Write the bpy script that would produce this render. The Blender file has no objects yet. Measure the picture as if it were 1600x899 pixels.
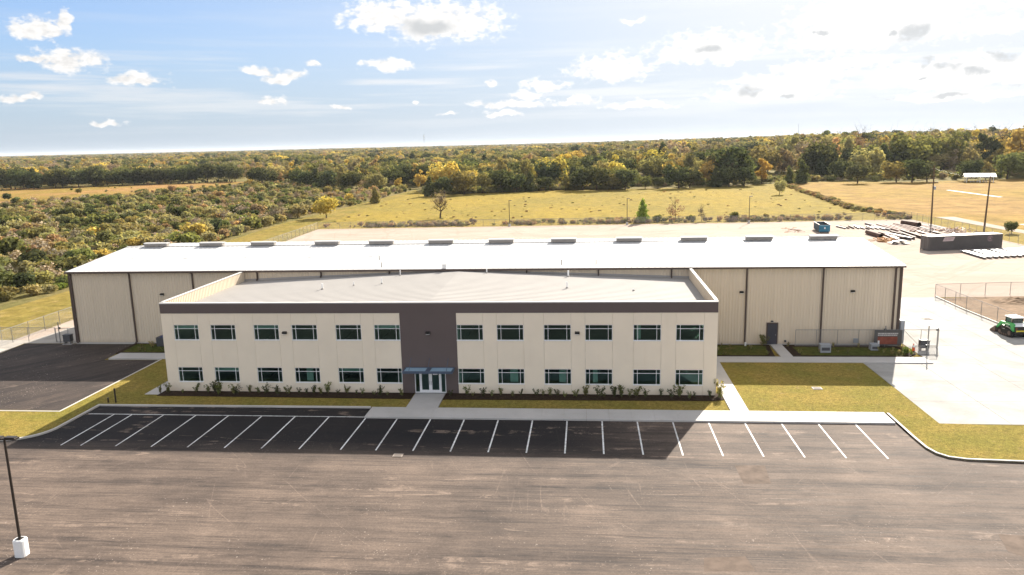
import bpy, math, random
import numpy as np
from mathutils import Vector, Matrix

scene = bpy.context.scene
COL = scene.collection
random.seed(7)
RNG = np.random.default_rng(11)
R = math.radians

# ------------------------------------------------------------------ camera, sun, sky, exposure
SUN_AZ, SUN_EL = 22.8, 30.1            # clockwise from +Y, degrees
cam_data = bpy.data.cameras.new("camera")
cam = bpy.data.objects.new("camera", cam_data)
COL.objects.link(cam)
cam_data.sensor_width = 36.0
cam_data.lens = 36.0 * 1185.714 / 1600.0
cam_data.clip_end = 40000
cam_data.clip_start = 0.5


def cam_matrix(loc, yaw, pitch, roll):
    cy, sy, cp, sp = math.cos(yaw), math.sin(yaw), math.cos(pitch), math.sin(pitch)
    f = Vector((-sy * cp, cy * cp, sp))
    r = Vector((cy, sy, 0))
    u = r.cross(f)
    cr, sr = math.cos(roll), math.sin(roll)
    r2 = cr * r + sr * u
    u2 = -sr * r + cr * u
    m = Matrix((r2, u2, -f)).transposed().to_4x4()
    m.translation = loc
    return m


cam.matrix_world = cam_matrix(Vector((1.634, -57.163, 21.672)), R(5.758), R(-10.744), R(-1.378))
scene.camera = cam

scene.view_settings.view_transform = 'Standard'
scene.view_settings.look = 'None'
scene.view_settings.gamma = 1.0
scene.view_settings.exposure = 1.85
try:
    scene.view_settings.use_curve_mapping = False
except Exception:
    pass
scene.cycles.use_denoising = True
scene.cycles.max_bounces = 6
scene.cycles.diffuse_bounces = 3
scene.cycles.glossy_bounces = 3
scene.cycles.transmission_bounces = 3
scene.cycles.volume_bounces = 0
scene.cycles.transparent_max_bounces = 16

sun_data = bpy.data.lights.new("sun", 'SUN')
sun_data.energy = 3.7
sun_data.angle = R(0.53)
sun_data.color = (1.0, 0.93, 0.82)
sun = bpy.data.objects.new("sun", sun_data)
COL.objects.link(sun)
sd = Vector((math.sin(R(SUN_AZ)) * math.cos(R(SUN_EL)), math.cos(R(SUN_AZ)) * math.cos(R(SUN_EL)), math.sin(R(SUN_EL))))
sun.rotation_euler = sd.to_track_quat('Z', 'Y').to_euler()
sun.location = sd * 300


class NT:
    """small wrapper that adds shader nodes and wires them"""

    def __init__(self, tree):
        self.t = tree
        tree.nodes.clear()

    def n(self, kind, **kw):
        o = self.t.nodes.new(kind)
        for k, v in kw.items():
            setattr(o, k, v)
        return o

    def put(self, sock, v):
        if isinstance(v, bpy.types.NodeSocket):
            self.t.links.new(v, sock)
        elif v is not None:
            if sock.type == 'RGBA' and len(v) == 3:
                v = (*v, 1)
            sock.default_value = v

    def m(self, op, a, b=None, c=None, clamp=False):
        o = self.n('ShaderNodeMath', operation=op, use_clamp=clamp)
        self.put(o.inputs[0], a)
        if b is not None:
            self.put(o.inputs[1], b)
        if c is not None:
            self.put(o.inputs[2], c)
        return o.outputs[0]

    def vm(self, op, a, b):
        o = self.n('ShaderNodeVectorMath', operation=op)
        self.put(o.inputs[0], a)
        self.put(o.inputs[1], b)
        return o.outputs[0]

    def xyz(self, x, y, z):
        o = self.n('ShaderNodeCombineXYZ')
        self.put(o.inputs[0], x)
        self.put(o.inputs[1], y)
        self.put(o.inputs[2], z)
        return o.outputs[0]

    def sep(self, v):
        o = self.n('ShaderNodeSeparateXYZ')
        self.put(o.inputs[0], v)
        return o.outputs

    def noise(self, vec, scale, detail=4, rough=0.55, dist=0.0):
        o = self.n('ShaderNodeTexNoise')
        self.put(o.inputs['Vector'], vec)
        o.inputs['Scale'].default_value = scale
        o.inputs['Detail'].default_value = detail
        o.inputs['Roughness'].default_value = rough
        o.inputs['Distortion'].default_value = dist
        return o.outputs[0]

    def vor(self, vec, scale, feature='F1'):
        o = self.n('ShaderNodeTexVoronoi', feature=feature)
        self.put(o.inputs['Vector'], vec)
        o.inputs['Scale'].default_value = scale
        return o.outputs[0]

    def step(self, v, lo, hi, a=0.0, b=1.0):
        o = self.n('ShaderNodeMapRange', interpolation_type='SMOOTHSTEP')
        self.put(o.inputs[0], v)
        o.inputs[1].default_value = lo
        o.inputs[2].default_value = hi
        o.inputs[3].default_value = a
        o.inputs[4].default_value = b
        return o.outputs[0]

    def lin(self, v, lo, hi, a=0.0, b=1.0):
        o = self.n('ShaderNodeMapRange')
        self.put(o.inputs[0], v)
        o.inputs[1].default_value = lo
        o.inputs[2].default_value = hi
        o.inputs[3].default_value = a
        o.inputs[4].default_value = b
        return o.outputs[0]

    def mix(self, fac, a, b, blend='MIX'):
        o = self.n('ShaderNodeMix', data_type='RGBA', blend_type=blend)
        self.put(o.inputs[0], fac)
        self.put(o.inputs[6], a)
        self.put(o.inputs[7], b)
        return o.outputs[2]

    def scale_col(self, col, v):
        """colour times a value"""
        o = self.n('ShaderNodeVectorMath', operation='SCALE')
        self.put(o.inputs[0], col)
        self.put(o.inputs[3], v)
        return o.outputs[0]


CLOUDS = [(-14.44, 8.84, 2.81, 1.43), (-10.37, 8.39, 4.37, 1.7), (-14.38, 5.69, 1.46, 0.61), (-36.25, 7.54, 1.6, 0.82), (-34.74, 8.1, 0.64, 0.83), (-34.74, 5.69, 1.73, 0.93), (-36.39, 5.83, 1.32, 0.31), (-31.05, 4.61, 1.78, 0.61), (-21.54, 4.88, 1.48, 0.52), (-23.21, 5.39, 1.28, 0.34), (-19.74, 5.7, 0.61, 0.3), (-22.52, 3.37, 0.78, 0.43), (-37.86, 3.51, 1.15, 0.35), (1.81, 5.02, 3.0, 1.19), (8.75, 5.95, 3.77, 1.36), (-3.06, 4.05, 1.68, 0.54), (-6.99, 4.41, 0.7, 0.36), (-5.67, 2.84, 2.91, 0.41), (-6.16, 2.17, 1.41, 0.28), (-0.51, 2.94, 1.49, 0.41), (-33.0, 1.84, 0.82, 0.29), (18.19, 6.68, 4.3, 1.98), (21.52, 7.38, 3.36, 1.53), (26.29, 6.3, 1.38, 0.82), (15.55, 4.32, 2.4, 0.84), (-17.5, 2.7, 0.81, 0.22), (-12.45, 3.03, 0.37, 0.23), (-9.92, 2.2, 0.66, 0.18), (3.17, 8.31, 1.26, 0.21), (-4.48, 3.4, 1.17, 0.36), (12.71, 2.84, 4.13, 0.6), (3.88, 2.49, 2.72, 0.32), (17.92, 4.68, 2.69, 0.49), (22.51, 3.59, 3.86, 0.95), (26.33, 3.74, 2.3, 1.14), (24.38, 2.3, 4.05, 0.4), (26.67, 7.62, 1.3, 0.44), (19.4, 7.0, 5.2, 2.2), (24.5, 3.5, 4.6, 1.2), (13.5, 3.6, 3.6, 0.8)]
GREYS = [(21.59, 6.33, 1.23, 0.78), (23.54, 4.2, 1.06, 0.43), (22.08, 4.53, 0.51, 0.4), (26.75, 4.65, 1.05, 0.53), (27.34, 2.72, 0.85, 0.34), (11.2, 3.24, 1.11, 0.56), (8.83, 6.2, 1.3, 0.38), (6.06, 3.0, 0.81, 0.27), (19.8, 2.28, 0.61, 0.37), (10.6, 2.0, 1.29, 0.18), (7.74, 1.56, 1.77, 0.13), (13.98, 2.65, 0.58, 0.21), (23.66, 2.46, 1.2, 0.2), (26.07, 4.9, 0.54, 0.23), (22.15, 3.41, 0.37, 0.16), (-11.29, 8.31, 2.29, 0.6), (15.83, 6.78, 0.48, 0.16), (18.08, 1.77, 2.33, 0.13), (23.73, 1.54, 3.12, 0.16), (26.49, 1.81, 1.98, 0.23), (20.48, 6.5, 0.37, 0.2), (24.96, 3.83, 1.03, 0.31)]
SKY_STRENGTH = 0.05


def build_world():
    w = bpy.data.worlds.new("World")
    scene.world = w
    w.use_nodes = True
    k = NT(w.node_tree)
    sky = k.n('ShaderNodeTexSky', sky_type='NISHITA')
    sky.sun_disc = False
    sky.sun_elevation = R(SUN_EL)
    sky.sun_rotation = R(SUN_AZ)
    sky.altitude = 20
    sky.air_density = 1.0
    sky.dust_density = 0.15
    sky.ozone_density = 3.0
    tc = k.n('ShaderNodeTexCoord')
    d = tc.outputs['Generated']
    x, y, z = k.sep(d)[:3]
    az = k.m('MULTIPLY', k.m('ARCTAN2', x, y), 57.29578)
    el = k.m('MULTIPLY', k.m('ARCSINE', z), 57.29578)
    p = k.xyz(az, el, 0.0)
    # ragged outlines: push the coordinate about before measuring the puffs
    wob = k.n('ShaderNodeTexNoise')
    wob.inputs['Scale'].default_value = 0.75
    wob.inputs['Detail'].default_value = 4
    wob.inputs['Roughness'].default_value = 0.5
    k.put(wob.inputs['Vector'], p)
    wv = k.sep(wob.outputs['Color'])
    az2 = k.m('ADD', az, k.m('MULTIPLY', k.m('SUBTRACT', wv[0], 0.5), 3.0))
    el2 = k.m('ADD', el, k.m('MULTIPLY', k.m('SUBTRACT', wv[1], 0.5), 1.2))

    def field(blobs, flat):
        acc = None
        for a, e, rx, ry in blobs:
            dx = k.m('MULTIPLY_ADD', az2, 1 / rx, -a / rx)
            dy = k.m('MULTIPLY_ADD', el2, 1 / ry, -e / ry)
            if flat:
                dy = k.m('MAXIMUM', dy, k.m('MULTIPLY', dy, -1.6))
            r2 = k.m('MULTIPLY_ADD', dx, dx, k.m('MULTIPLY', dy, dy))
            v = k.m('SUBTRACT', 1.0, k.m('SQRT', r2))
            acc = v if acc is None else k.m('MAXIMUM', acc, v)
        return acc

    fbm = k.noise(k.xyz(az, k.m('MULTIPLY', el, 1.7), 3.1), 1.5, 7, 0.6)
    fb = k.m('SUBTRACT', fbm, 0.5)
    cl = field(CLOUDS, True)
    dens = k.m('ADD', cl, k.m('MULTIPLY_ADD', fb, 1.9, 0.08))
    # unseen cumulus beyond the frame, made dense to throw fill light on the facade
    inv = k.m('DIVIDE', 1.0, k.m('ADD', k.m('MAXIMUM', z, 0.0), 0.09))
    pp = k.xyz(k.m('MULTIPLY', x, inv), k.m('MULTIPLY', y, inv), 0.0)
    gen = k.noise(pp, 1.1, 7, 0.58)
    gdens = k.lin(gen, 0.44, 0.62, 0.0, 1.0)
    inaz = k.step(k.m('ABSOLUTE', k.m('ADD', az, 5.5)), 33.0, 40.0)
    inel = k.step(el, 9.5, 13.0)
    outside = k.m('MAXIMUM', inaz, inel)
    gdens = k.m('MULTIPLY', gdens, outside)
    alpha = k.m('MAXIMUM', k.step(dens, -0.16, 0.52), k.step(gdens, 0.0, 0.5))
    alpha = k.m('MULTIPLY', alpha, k.step(el, 0.3, 1.6))
    # grey hearts of the clouds
    gr = k.m('ADD', field(GREYS, False), k.m('MULTIPLY', fb, 1.1))
    grey = k.m('MULTIPLY', k.step(gr, -0.2, 0.75), 0.85)
    # thin streaks of high cloud
    st = k.noise(k.xyz(k.m('MULTIPLY', az, 0.045), k.m('MULTIPLY', el, 0.9), 8.3), 1.6, 5, 0.55)
    streak = k.m('MULTIPLY', k.step(st, 0.44, 0.68), k.step(k.m('ABSOLUTE', k.m('SUBTRACT', el, 4.2)), 0.4, 3.6, 0.7, 0.12))
    # glow falls off away from the sun; unseen clouds behind are brightened as fill
    sdot = k.n('ShaderNodeVectorMath', operation='DOT_PRODUCT')
    k.put(sdot.inputs[0], d)
    sdot.inputs[1].default_value = tuple(sd)
    cs = k.m('MAXIMUM', sdot.outputs['Value'], 0.0)
    glow = k.m('POWER', cs, 5.0)
    back = k.step(sdot.outputs['Value'], -0.9, 0.35, 1.0, 0.0)
    cb = k.m('ADD', k.m('MULTIPLY_ADD', glow, 2.4, 5.4), k.m('MULTIPLY', back, 4.6))
    lit = k.step(fbm, 0.3, 0.65, 0.86, 1.08)
    ccol = k.scale_col((1.0, 0.985, 0.965), k.m('MULTIPLY', cb, lit))
    gcol = k.scale_col((0.93, 0.97, 1.0), k.m('MULTIPLY_ADD', glow, 0.8, 3.4))
    ccol = k.mix(grey, ccol, gcol)
    # low haze: the sky pales to a milky grey blue towards the horizon
    veil = k.step(el, -1.0, 10.5, 0.95, 0.15)
    veil = k.m('SUBTRACT', 1.0, k.m('MULTIPLY', k.m('SUBTRACT', 1.0, veil), k.m('SUBTRACT', 1.0, k.m('MULTIPLY', k.m('POWER', cs, 2.2), 1.22, clamp=True))))
    vcol = k.scale_col(k.mix(glow, (0.77, 0.90, 1.07), (1.0, 0.99, 0.97)), k.m('MULTIPLY_ADD', glow, 2.9, 3.7))
    base = k.mix(veil, k.mix(1.0, sky.outputs[0], (0.54, 0.70, 0.92), 'MULTIPLY'), vcol)
    base = k.mix(streak, base, k.scale_col((0.97, 0.985, 1.0), k.m('MULTIPLY_ADD', glow, 2.0, 5.0)))
    col = k.mix(alpha, base, ccol)
    bg = k.n('ShaderNodeBackground')
    k.put(bg.inputs[0], col)
    bg.inputs[1].default_value = SKY_STRENGTH
    out = k.n('ShaderNodeOutputWorld')
    k.t.links.new(bg.outputs[0], out.inputs[0])


build_world()

# ------------------------------------------------------------------ materials
MATS = {}


def new_mat(name):
    m = bpy.data.materials.new(name)
    m.use_nodes = True
    k = NT(m.node_tree)
    out = k.n('ShaderNodeOutputMaterial')
    b = k.n('ShaderNodeBsdfPrincipled')
    k.t.links.new(b.outputs[0], out.inputs[0])
    k.out, k.b = out, b
    MATS[name] = m
    return m, k


def world_pos(k):
    return k.n('ShaderNodeNewGeometry').outputs['Position']


def plain(name, col, rough=0.7, spec=0.3, metal=0.0, var=0.08, scale=1.5, bump=0.0):
    """one colour with slight uneven wear"""
    m, k = new_mat(name)
    p = world_pos(k)
    n = k.noise(p, scale, 5, 0.6)
    c = k.scale_col(col, k.lin(n, 0.25, 0.75, 1 - var, 1 + var))
    k.put(k.b.inputs['Base Color'], c)
    k.b.inputs['Roughness'].default_value = rough
    k.b.inputs['Specular IOR Level'].default_value = spec
    k.b.inputs['Metallic'].default_value = metal
    if bump:
        bp = k.n('ShaderNodeBump')
        bp.inputs['Strength'].default_value = bump
        bp.inputs['Distance'].default_value = 0.02
        k.put(bp.inputs['Height'], k.noise(p, scale * 18, 3))
        k.put(k.b.inputs['Normal'], bp.outputs[0])
    return m


def bumped(k, height, strength, dist):
    bp = k.n('ShaderNodeBump')
    bp.inputs['Strength'].default_value = strength
    bp.inputs['Distance'].default_value = dist
    k.put(bp.inputs['Height'], height)
    k.put(k.b.inputs['Normal'], bp.outputs[0])


def asphalt(name, dusty=1.0, ang=0.0):
    m, k = new_mat(name)
    p = world_pos(k)
    if ang:
        rt = k.n('ShaderNodeVectorRotate', rotation_type='Z_AXIS')
        k.put(rt.inputs['Vector'], p)
        rt.inputs['Angle'].default_value = ang
        p = rt.outputs[0]
    x, y, z = k.sep(p)[:3]
    def nz(fx, fy, w, det=6, rg=0.65, ds=0.3):
        return k.noise(k.xyz(k.m('MULTIPLY', x, fx), k.m('MULTIPLY', y, fy), w), 1.0, det, rg, ds)
    s1 = nz(0.04, 0.62, 0.0)
    s2 = nz(0.16, 4.6, 4.0)
    s3 = k.noise(p, 0.13, 6, 0.65)
    s4 = nz(0.5, 1.6, 9.0, 7, 0.72, 0.8)
    fine = k.noise(p, 7.0, 5, 0.75)
    # dusty drive lane; mask kept low over the bays to darken their shade
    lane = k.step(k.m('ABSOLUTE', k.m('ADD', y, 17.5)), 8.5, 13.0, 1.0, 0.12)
    streak = k.m('ADD', k.m('ADD', k.m('MULTIPLY', s1, 0.42), k.m('MULTIPLY', s2, 0.34)), k.m('MULTIPLY', s4, 0.24))
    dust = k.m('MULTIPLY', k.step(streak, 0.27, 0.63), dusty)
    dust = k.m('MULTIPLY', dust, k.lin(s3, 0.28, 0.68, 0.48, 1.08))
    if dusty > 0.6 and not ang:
        # sunlit look of the right-hand bays, painted in as a paler colour
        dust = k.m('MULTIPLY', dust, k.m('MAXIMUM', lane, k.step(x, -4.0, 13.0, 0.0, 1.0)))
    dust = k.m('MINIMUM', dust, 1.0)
    c = k.mix(dust, (0.0065, 0.0075, 0.0105), (0.182, 0.135, 0.106))  # dust also carries the painted sun and shade of the bays
    # crossing tyre tracks: long pale arcs at several bearings
    tracks = None
    for a_, f_, w_, th in ((1.15, 0.55, 7.0, 0.010), (0.75, 0.42, 3.0, 0.008), (2.25, 0.6, 12.0, 0.008), (1.5, 0.5, 21.0, 0.010)):
        dd = k.n('ShaderNodeVectorRotate', rotation_type='Z_AXIS')
        k.put(dd.inputs['Vector'], p)
        dd.inputs['Angle'].default_value = a_
        px, py, pz = k.sep(dd.outputs[0])[:3]
        rn = k.noise(k.xyz(k.m('MULTIPLY', px, 0.035), k.m('MULTIPLY', py, f_), w_), 1.0, 2, 0.4, 0.05)
        ln_ = k.step(k.m('ABSOLUTE', k.m('SUBTRACT', rn, 0.5)), 0.0, th, 1.0, 0.0)
        gate_ = k.step(k.noise(k.xyz(k.m('MULTIPLY', px, 0.12), k.m('MULTIPLY', py, 0.3), w_ + 3), 1.0, 3, 0.6), 0.53, 0.68)
        t_ = k.m('MULTIPLY', ln_, gate_)
        tracks = t_ if tracks is None else k.m('MAXIMUM', tracks, t_)
    tracks = k.m('MULTIPLY', tracks, k.lin(fine, 0.3, 0.7, 0.1, 1.0))
    c = k.mix(k.m('MULTIPLY', k.m('MULTIPLY', tracks, lane), 0.62 * dusty), c, (0.25, 0.185, 0.145))
    # pale gritty lines swept along the lane
    ridge = k.m('ABSOLUTE', k.m('SUBTRACT', nz(0.03, 0.28, 2.0, 4, 0.5, 0.2), 0.5))
    line = k.m('MULTIPLY', k.step(ridge, 0.0, 0.016, 1.0, 0.0), k.step(k.noise(p, 0.5, 6, 0.75), 0.48, 0.6))
    c = k.mix(k.m('MULTIPLY', line, 0.55 * dusty), c, (0.27, 0.20, 0.155))
    dark_ = k.m('MULTIPLY', k.step(nz(0.05, 0.38, 15.0, 5, 0.6, 0.4), 0.60, 0.74), 0.3)
    c = k.mix(dark_, c, (0.045, 0.033, 0.028))
    # joints between the paver's passes
    sm = k.m('FRACT', k.m('DIVIDE', k.m('ADD', y, k.m('MULTIPLY', k.noise(p, 0.15, 3), 0.8)), 4.35))
    seam = k.m('MULTIPLY', k.m('LESS_THAN', sm, 0.016), k.step(k.noise(k.xyz(k.m('MULTIPLY', x, 0.09), y, 5.0), 1.0, 4), 0.44, 0.6))
    c = k.mix(k.m('MULTIPLY', seam, 0.6), c, (0.03, 0.024, 0.021))
    grit = k.step(k.noise(p, 0.22, 5, 0.65), 0.44, 0.62)
    if dusty > 0.6 and not ang:
        grit = k.m('MULTIPLY', grit, k.step(y, -30.0, -8.0, 1.0, 0.25))
    for sc_, r0, r1 in ((1.7, 0.05, 0.12), (4.2, 0.08, 0.16)):
        v = k.vor(p, sc_)
        c = k.mix(k.m('MULTIPLY', k.m('MULTIPLY', k.step(v, r0, r1, 1.0, 0.0), grit), 0.9), c, (0.46, 0.38, 0.32))
    c = k.scale_col(c, k.lin(fine, 0.25, 0.75, 0.68, 1.32))
    k.put(k.b.inputs['Base Color'], c)
    k.put(k.b.inputs['Roughness'], k.lin(s2, 0.3, 0.7, 0.78, 0.9))
    k.b.inputs['Specular IOR Level'].default_value = 0.17
    bumped(k, k.m('ADD', k.noise(p, 26.0, 2, 0.7), k.m('MULTIPLY', s2, 0.6)), 0.5, 0.012)
    return m


def grass(name, a, b, c3, patch=0.16, tuft=2.2):
    m, k = new_mat(name)
    p = world_pos(k)
    n1 = k.noise(p, patch, 5, 0.6, 0.3)
    n2 = k.noise(p, tuft, 5, 0.7)
    n3 = k.noise(p, 11.0, 3, 0.7)
    n4 = k.noise(p, tuft * 0.28, 6, 0.7, 0.5)
    n5 = k.noise(p, tuft * 1.1, 4, 0.8, 0.4)
    c = k.mix(k.step(n1, 0.34, 0.66), a, b)
    c = k.mix(k.m('MULTIPLY', k.step(n2, 0.5, 0.72), 0.75), c, c3)
    # bare and straw-coloured spots
    c = k.mix(k.m('MULTIPLY', k.step(n4, 0.57, 0.70), 0.55), c, (0.27, 0.195, 0.085))
    c = k.scale_col(c, k.m('MULTIPLY', k.lin(n3, 0.25, 0.75, 0.5, 1.5), k.lin(n5, 0.3, 0.7, 0.62, 1.38)))
    k.put(k.b.inputs['Base Color'], c)
    k.b.inputs['Roughness'].default_value = 0.9
    k.b.inputs['Specular IOR Level'].default_value = 0.02
    bumped(k, k.m('ADD', n3, k.m('MULTIPLY', n2, 0.8)), 0.9, 0.08)
    return m


def concrete(name, col, stain=0.12, spec=0.3, rough=0.75, tint=(0.9, 0.82, 0.72)):
    m, k = new_mat(name)
    p = world_pos(k)
    n1 = k.noise(p, 0.25, 6, 0.62, 0.5)
    n2 = k.noise(p, 2.5, 4, 0.6)
    n3 = k.noise(p, 14.0, 3, 0.6)
    c = k.scale_col(col, k.lin(n1, 0.3, 0.7, 1 - stain, 1 + stain * 0.7))
    c = k.mix(k.m('MULTIPLY', k.step(n2, 0.52, 0.75), 0.35), c, k.mix(1.0, c, tint, 'MULTIPLY'))
    c = k.scale_col(c, k.lin(n3, 0.2, 0.8, 0.94, 1.06))
    k.put(k.b.inputs['Base Color'], c)
    k.b.inputs['Roughness'].default_value = rough
    k.b.inputs['Specular IOR Level'].default_value = spec
    bumped(k, n3, 0.25, 0.01)
    return m


def gravel_mat():
    m, k = new_mat('crushed_stone')
    p = world_pos(k)
    x, y, z = k.sep(p)[:3]
    n1 = k.noise(k.xyz(k.m('MULTIPLY', x, 0.05), k.m('MULTIPLY', y, 0.13), 0), 1.0, 6, 0.6, 0.6)
    n2 = k.noise(k.xyz(k.m('MULTIPLY', x, 0.12), k.m('MULTIPLY', y, 0.5), 2), 1.0, 5, 0.6, 0.3)
    n3 = k.noise(p, 6.0, 3, 0.7)
    c = k.mix(k.step(n1, 0.35, 0.65), (0.395, 0.322, 0.268), (0.355, 0.28, 0.228))
    c = k.mix(k.m('MULTIPLY', k.step(n2, 0.52, 0.72), 0.6), c, (0.40, 0.345, 0.295))
    c = k.mix(k.m('MULTIPLY', k.step(n2, 0.28, 0.40, 1.0, 0.0), 0.55), c, (0.27, 0.205, 0.14))
    for a_, w_ in ((0.5, 1.0), (1.3, 5.0), (2.3, 9.0)):
        dd = k.n('ShaderNodeVectorRotate', rotation_type='Z_AXIS')
        k.put(dd.inputs['Vector'], p)
        dd.inputs['Angle'].default_value = a_
        px, py, pz = k.sep(dd.outputs[0])[:3]
        rn = k.noise(k.xyz(k.m('MULTIPLY', px, 0.02), k.m('MULTIPLY', py, 0.16), w_), 1.0, 2, 0.4, 0.2)
        rut = k.m('MULTIPLY', k.step(k.m('ABSOLUTE', k.m('SUBTRACT', rn, 0.5)), 0.0, 0.014, 1.0, 0.0), 0.35)
        c = k.mix(rut, c, (0.27, 0.215, 0.165))
    c = k.scale_col(c, k.lin(n3, 0.2, 0.8, 0.85, 1.15))
    k.put(k.b.inputs['Base Color'], c)
    k.b.inputs['Roughness'].default_value = 0.9
    k.b.inputs['Specular IOR Level'].default_value = 0.04
    bumped(k, n3, 0.5, 0.03)


def leaf_mat(name, transl=0.42, lo=0.72, hi=1.28):
    m, k = new_mat(name)
    oi = k.n('ShaderNodeAttribute', attribute_type='INSTANCER', attribute_name='tone')
    g = k.n('ShaderNodeNewGeometry')
    c = k.scale_col(oi.outputs['Color'], k.lin(g.outputs['Random Per Island'], 0, 1, lo, hi))
    df = k.n('ShaderNodeBsdfDiffuse')
    tr = k.n('ShaderNodeBsdfTranslucent')
    k.put(df.inputs[0], c)
    k.put(tr.inputs[0], k.mix(1.0, c, (1.25, 1.15, 0.7), 'MULTIPLY'))
    mx = k.n('ShaderNodeMixShader')
    mx.inputs[0].default_value = transl
    k.t.links.new(df.outputs[0], mx.inputs[1])
    k.t.links.new(tr.outputs[0], mx.inputs[2])
    k.t.links.new(mx.outputs[0], k.out.inputs[0])
    return m


def glass_mat(name, tint, base=0.04):
    m, k = new_mat(name)
    geo = k.n('ShaderNodeNewGeometry')
    dt = k.n('ShaderNodeVectorMath', operation='DOT_PRODUCT')
    k.put(dt.inputs[0], geo.outputs['True Normal'])
    k.put(dt.inputs[1], geo.outputs['Incoming'])
    graze = k.m('SUBTRACT', 1.0, k.m('ABSOLUTE', dt.outputs['Value']), clamp=True)
    fres = k.m('MULTIPLY_ADD', k.m('POWER', graze, 5.0), 0.92, 0.045)      # the same from either side of the pane
    tr = k.n('ShaderNodeBsdfTransparent')
    k.put(tr.inputs[0], tint)
    gl = k.n('ShaderNodeBsdfGlossy')
    gl.inputs['Roughness'].default_value = 0.02
    k.put(gl.inputs[0], (0.42, 0.80, 0.78))
    bp = k.n('ShaderNodeBump')
    bp.inputs['Strength'].default_value = 0.06
    bp.inputs['Distance'].default_value = 0.05
    k.put(bp.inputs['Height'], k.noise(world_pos(k), 1.2, 2))
    k.put(gl.inputs['Normal'], bp.outputs[0])
    mx = k.n('ShaderNodeMixShader')
    k.put(mx.inputs[0], k.m('ADD', fres, base, clamp=True))
    k.t.links.new(tr.outputs[0], mx.inputs[1])
    k.t.links.new(gl.outputs[0], mx.inputs[2])
    k.t.links.new(mx.outputs[0], k.out.inputs[0])


def chainlink_mat():
    m, k = new_mat('chain_link')
    p = world_pos(k)
    x, y, z = k.sep(p)[:3]
    u = k.m('MULTIPLY', k.m('ADD', x, y), 14.0)
    v = k.m('MULTIPLY', z, 14.0)
    a = k.m('FRACT', k.m('ADD', u, v))
    b = k.m('FRACT', k.m('SUBTRACT', u, v))
    wire = k.m('LESS_THAN', k.m('MINIMUM', a, b), 0.085)
    tr = k.n('ShaderNodeBsdfTransparent')
    k.put(k.b.inputs['Base Color'], (0.42, 0.42, 0.42))
    k.b.inputs['Metallic'].default_value = 0.5
    k.b.inputs['Roughness'].default_value = 0.5
    mx = k.n('ShaderNodeMixShader')
    k.put(mx.inputs[0], wire)
    k.t.links.new(tr.outputs[0], mx.inputs[1])
    k.t.links.new(k.b.outputs[0], mx.inputs[2])
    k.t.links.new(mx.outputs[0], k.out.inputs[0])


def wall_metal(name, col):
    m, k = new_mat(name)
    p = world_pos(k)
    x, y, z = k.sep(p)[:3]
    n = k.noise(k.xyz(k.m('MULTIPLY', x, 1.1), y, k.m('MULTIPLY', z, 0.12)), 1.0, 5, 0.6)
    c = k.scale_col(col, k.lin(n, 0.25, 0.75, 0.95, 1.05))
    dirt = k.m('MULTIPLY', k.step(k.m('ADD', z, k.m('MULTIPLY', k.noise(p, 0.8, 4), 0.8)), 0.35, 1.1, 1.0, 0.0), 0.35)
    c = k.mix(dirt, c, (0.30, 0.23, 0.16))
    k.put(k.b.inputs['Base Color'], c)
    k.b.inputs['Roughness'].default_value = 0.55
    k.b.inputs['Specular IOR Level'].default_value = 0.35
    return m


def stucco(name, col):
    m, k = new_mat(name)
    p = world_pos(k)
    x, y, z = k.sep(p)[:3]
    n1 = k.noise(p, 0.5, 5, 0.6)
    n2 = k.noise(k.xyz(k.m('MULTIPLY', x, 2.2), y, k.m('MULTIPLY', z, 0.18)), 1.0, 5, 0.6)
    c = k.scale_col(col, k.lin(n1, 0.3, 0.7, 0.96, 1.03))
    c = k.mix(k.m('MULTIPLY', k.step(n2, 0.55, 0.8), 0.25), c, k.mix(1.0, c, (0.9, 0.85, 0.78), 'MULTIPLY'))
    c = k.mix(k.m('MULTIPLY', k.step(k.m('ADD', z, k.m('MULTIPLY', n1, 0.5)), 0.3, 0.9, 1.0, 0.0), 0.3), c, k.mix(1.0, c, (0.6, 0.5, 0.4), 'MULTIPLY'))
    k.put(k.b.inputs['Base Color'], c)
    k.b.inputs['Roughness'].default_value = 0.88
    k.b.inputs['Specular IOR Level'].default_value = 0.2
    bumped(k, k.noise(p, 35, 3, 0.6), 0.25, 0.01)


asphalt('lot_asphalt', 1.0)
asphalt('drive_asphalt', 0.45, R(-52))
grass('lawn_grass', (0.255, 0.187, 0.050), (0.19, 0.162, 0.038), (0.12, 0.105, 0.03), 0.22, 3.2)
grass('bed_grass', (0.07, 0.085, 0.02), (0.09, 0.085, 0.022), (0.03, 0.035, 0.012), 0.4, 1.6)
grass('field_grass', (0.27, 0.197, 0.042), (0.215, 0.168, 0.042), (0.215, 0.145, 0.055), 0.03, 0.35)
grass('golden_grass', (0.28, 0.175, 0.062), (0.255, 0.17, 0.042), (0.245, 0.145, 0.062), 0.02, 0.12)
grass('strip_grass', (0.24, 0.175, 0.048), (0.17, 0.14, 0.035), (0.26, 0.19, 0.08), 0.09, 0.5)
grass('orange_grass', (0.30, 0.17, 0.07), (0.22, 0.155, 0.04), (0.19, 0.11, 0.04), 0.02, 0.15)
grass('scrub_floor', (0.19, 0.15, 0.065), (0.14, 0.125, 0.045), (0.22, 0.17, 0.09), 0.05, 0.5)
grass('meadow_grass', (0.27, 0.25, 0.045), (0.22, 0.19, 0.04), (0.20, 0.16, 0.04), 0.03, 0.3)
concrete('walk_concrete', (0.44, 0.42, 0.40))
concrete('yard_concrete', (0.335, 0.322, 0.303), 0.24, 0.12, 0.85)
concrete('apron_concrete', (0.38, 0.345, 0.30), 0.2)
concrete('kerb_concrete', (0.48, 0.45, 0.41), 0.12)
gravel_mat()
m, k = new_mat('line_paint')
p = world_pos(k)
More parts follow.
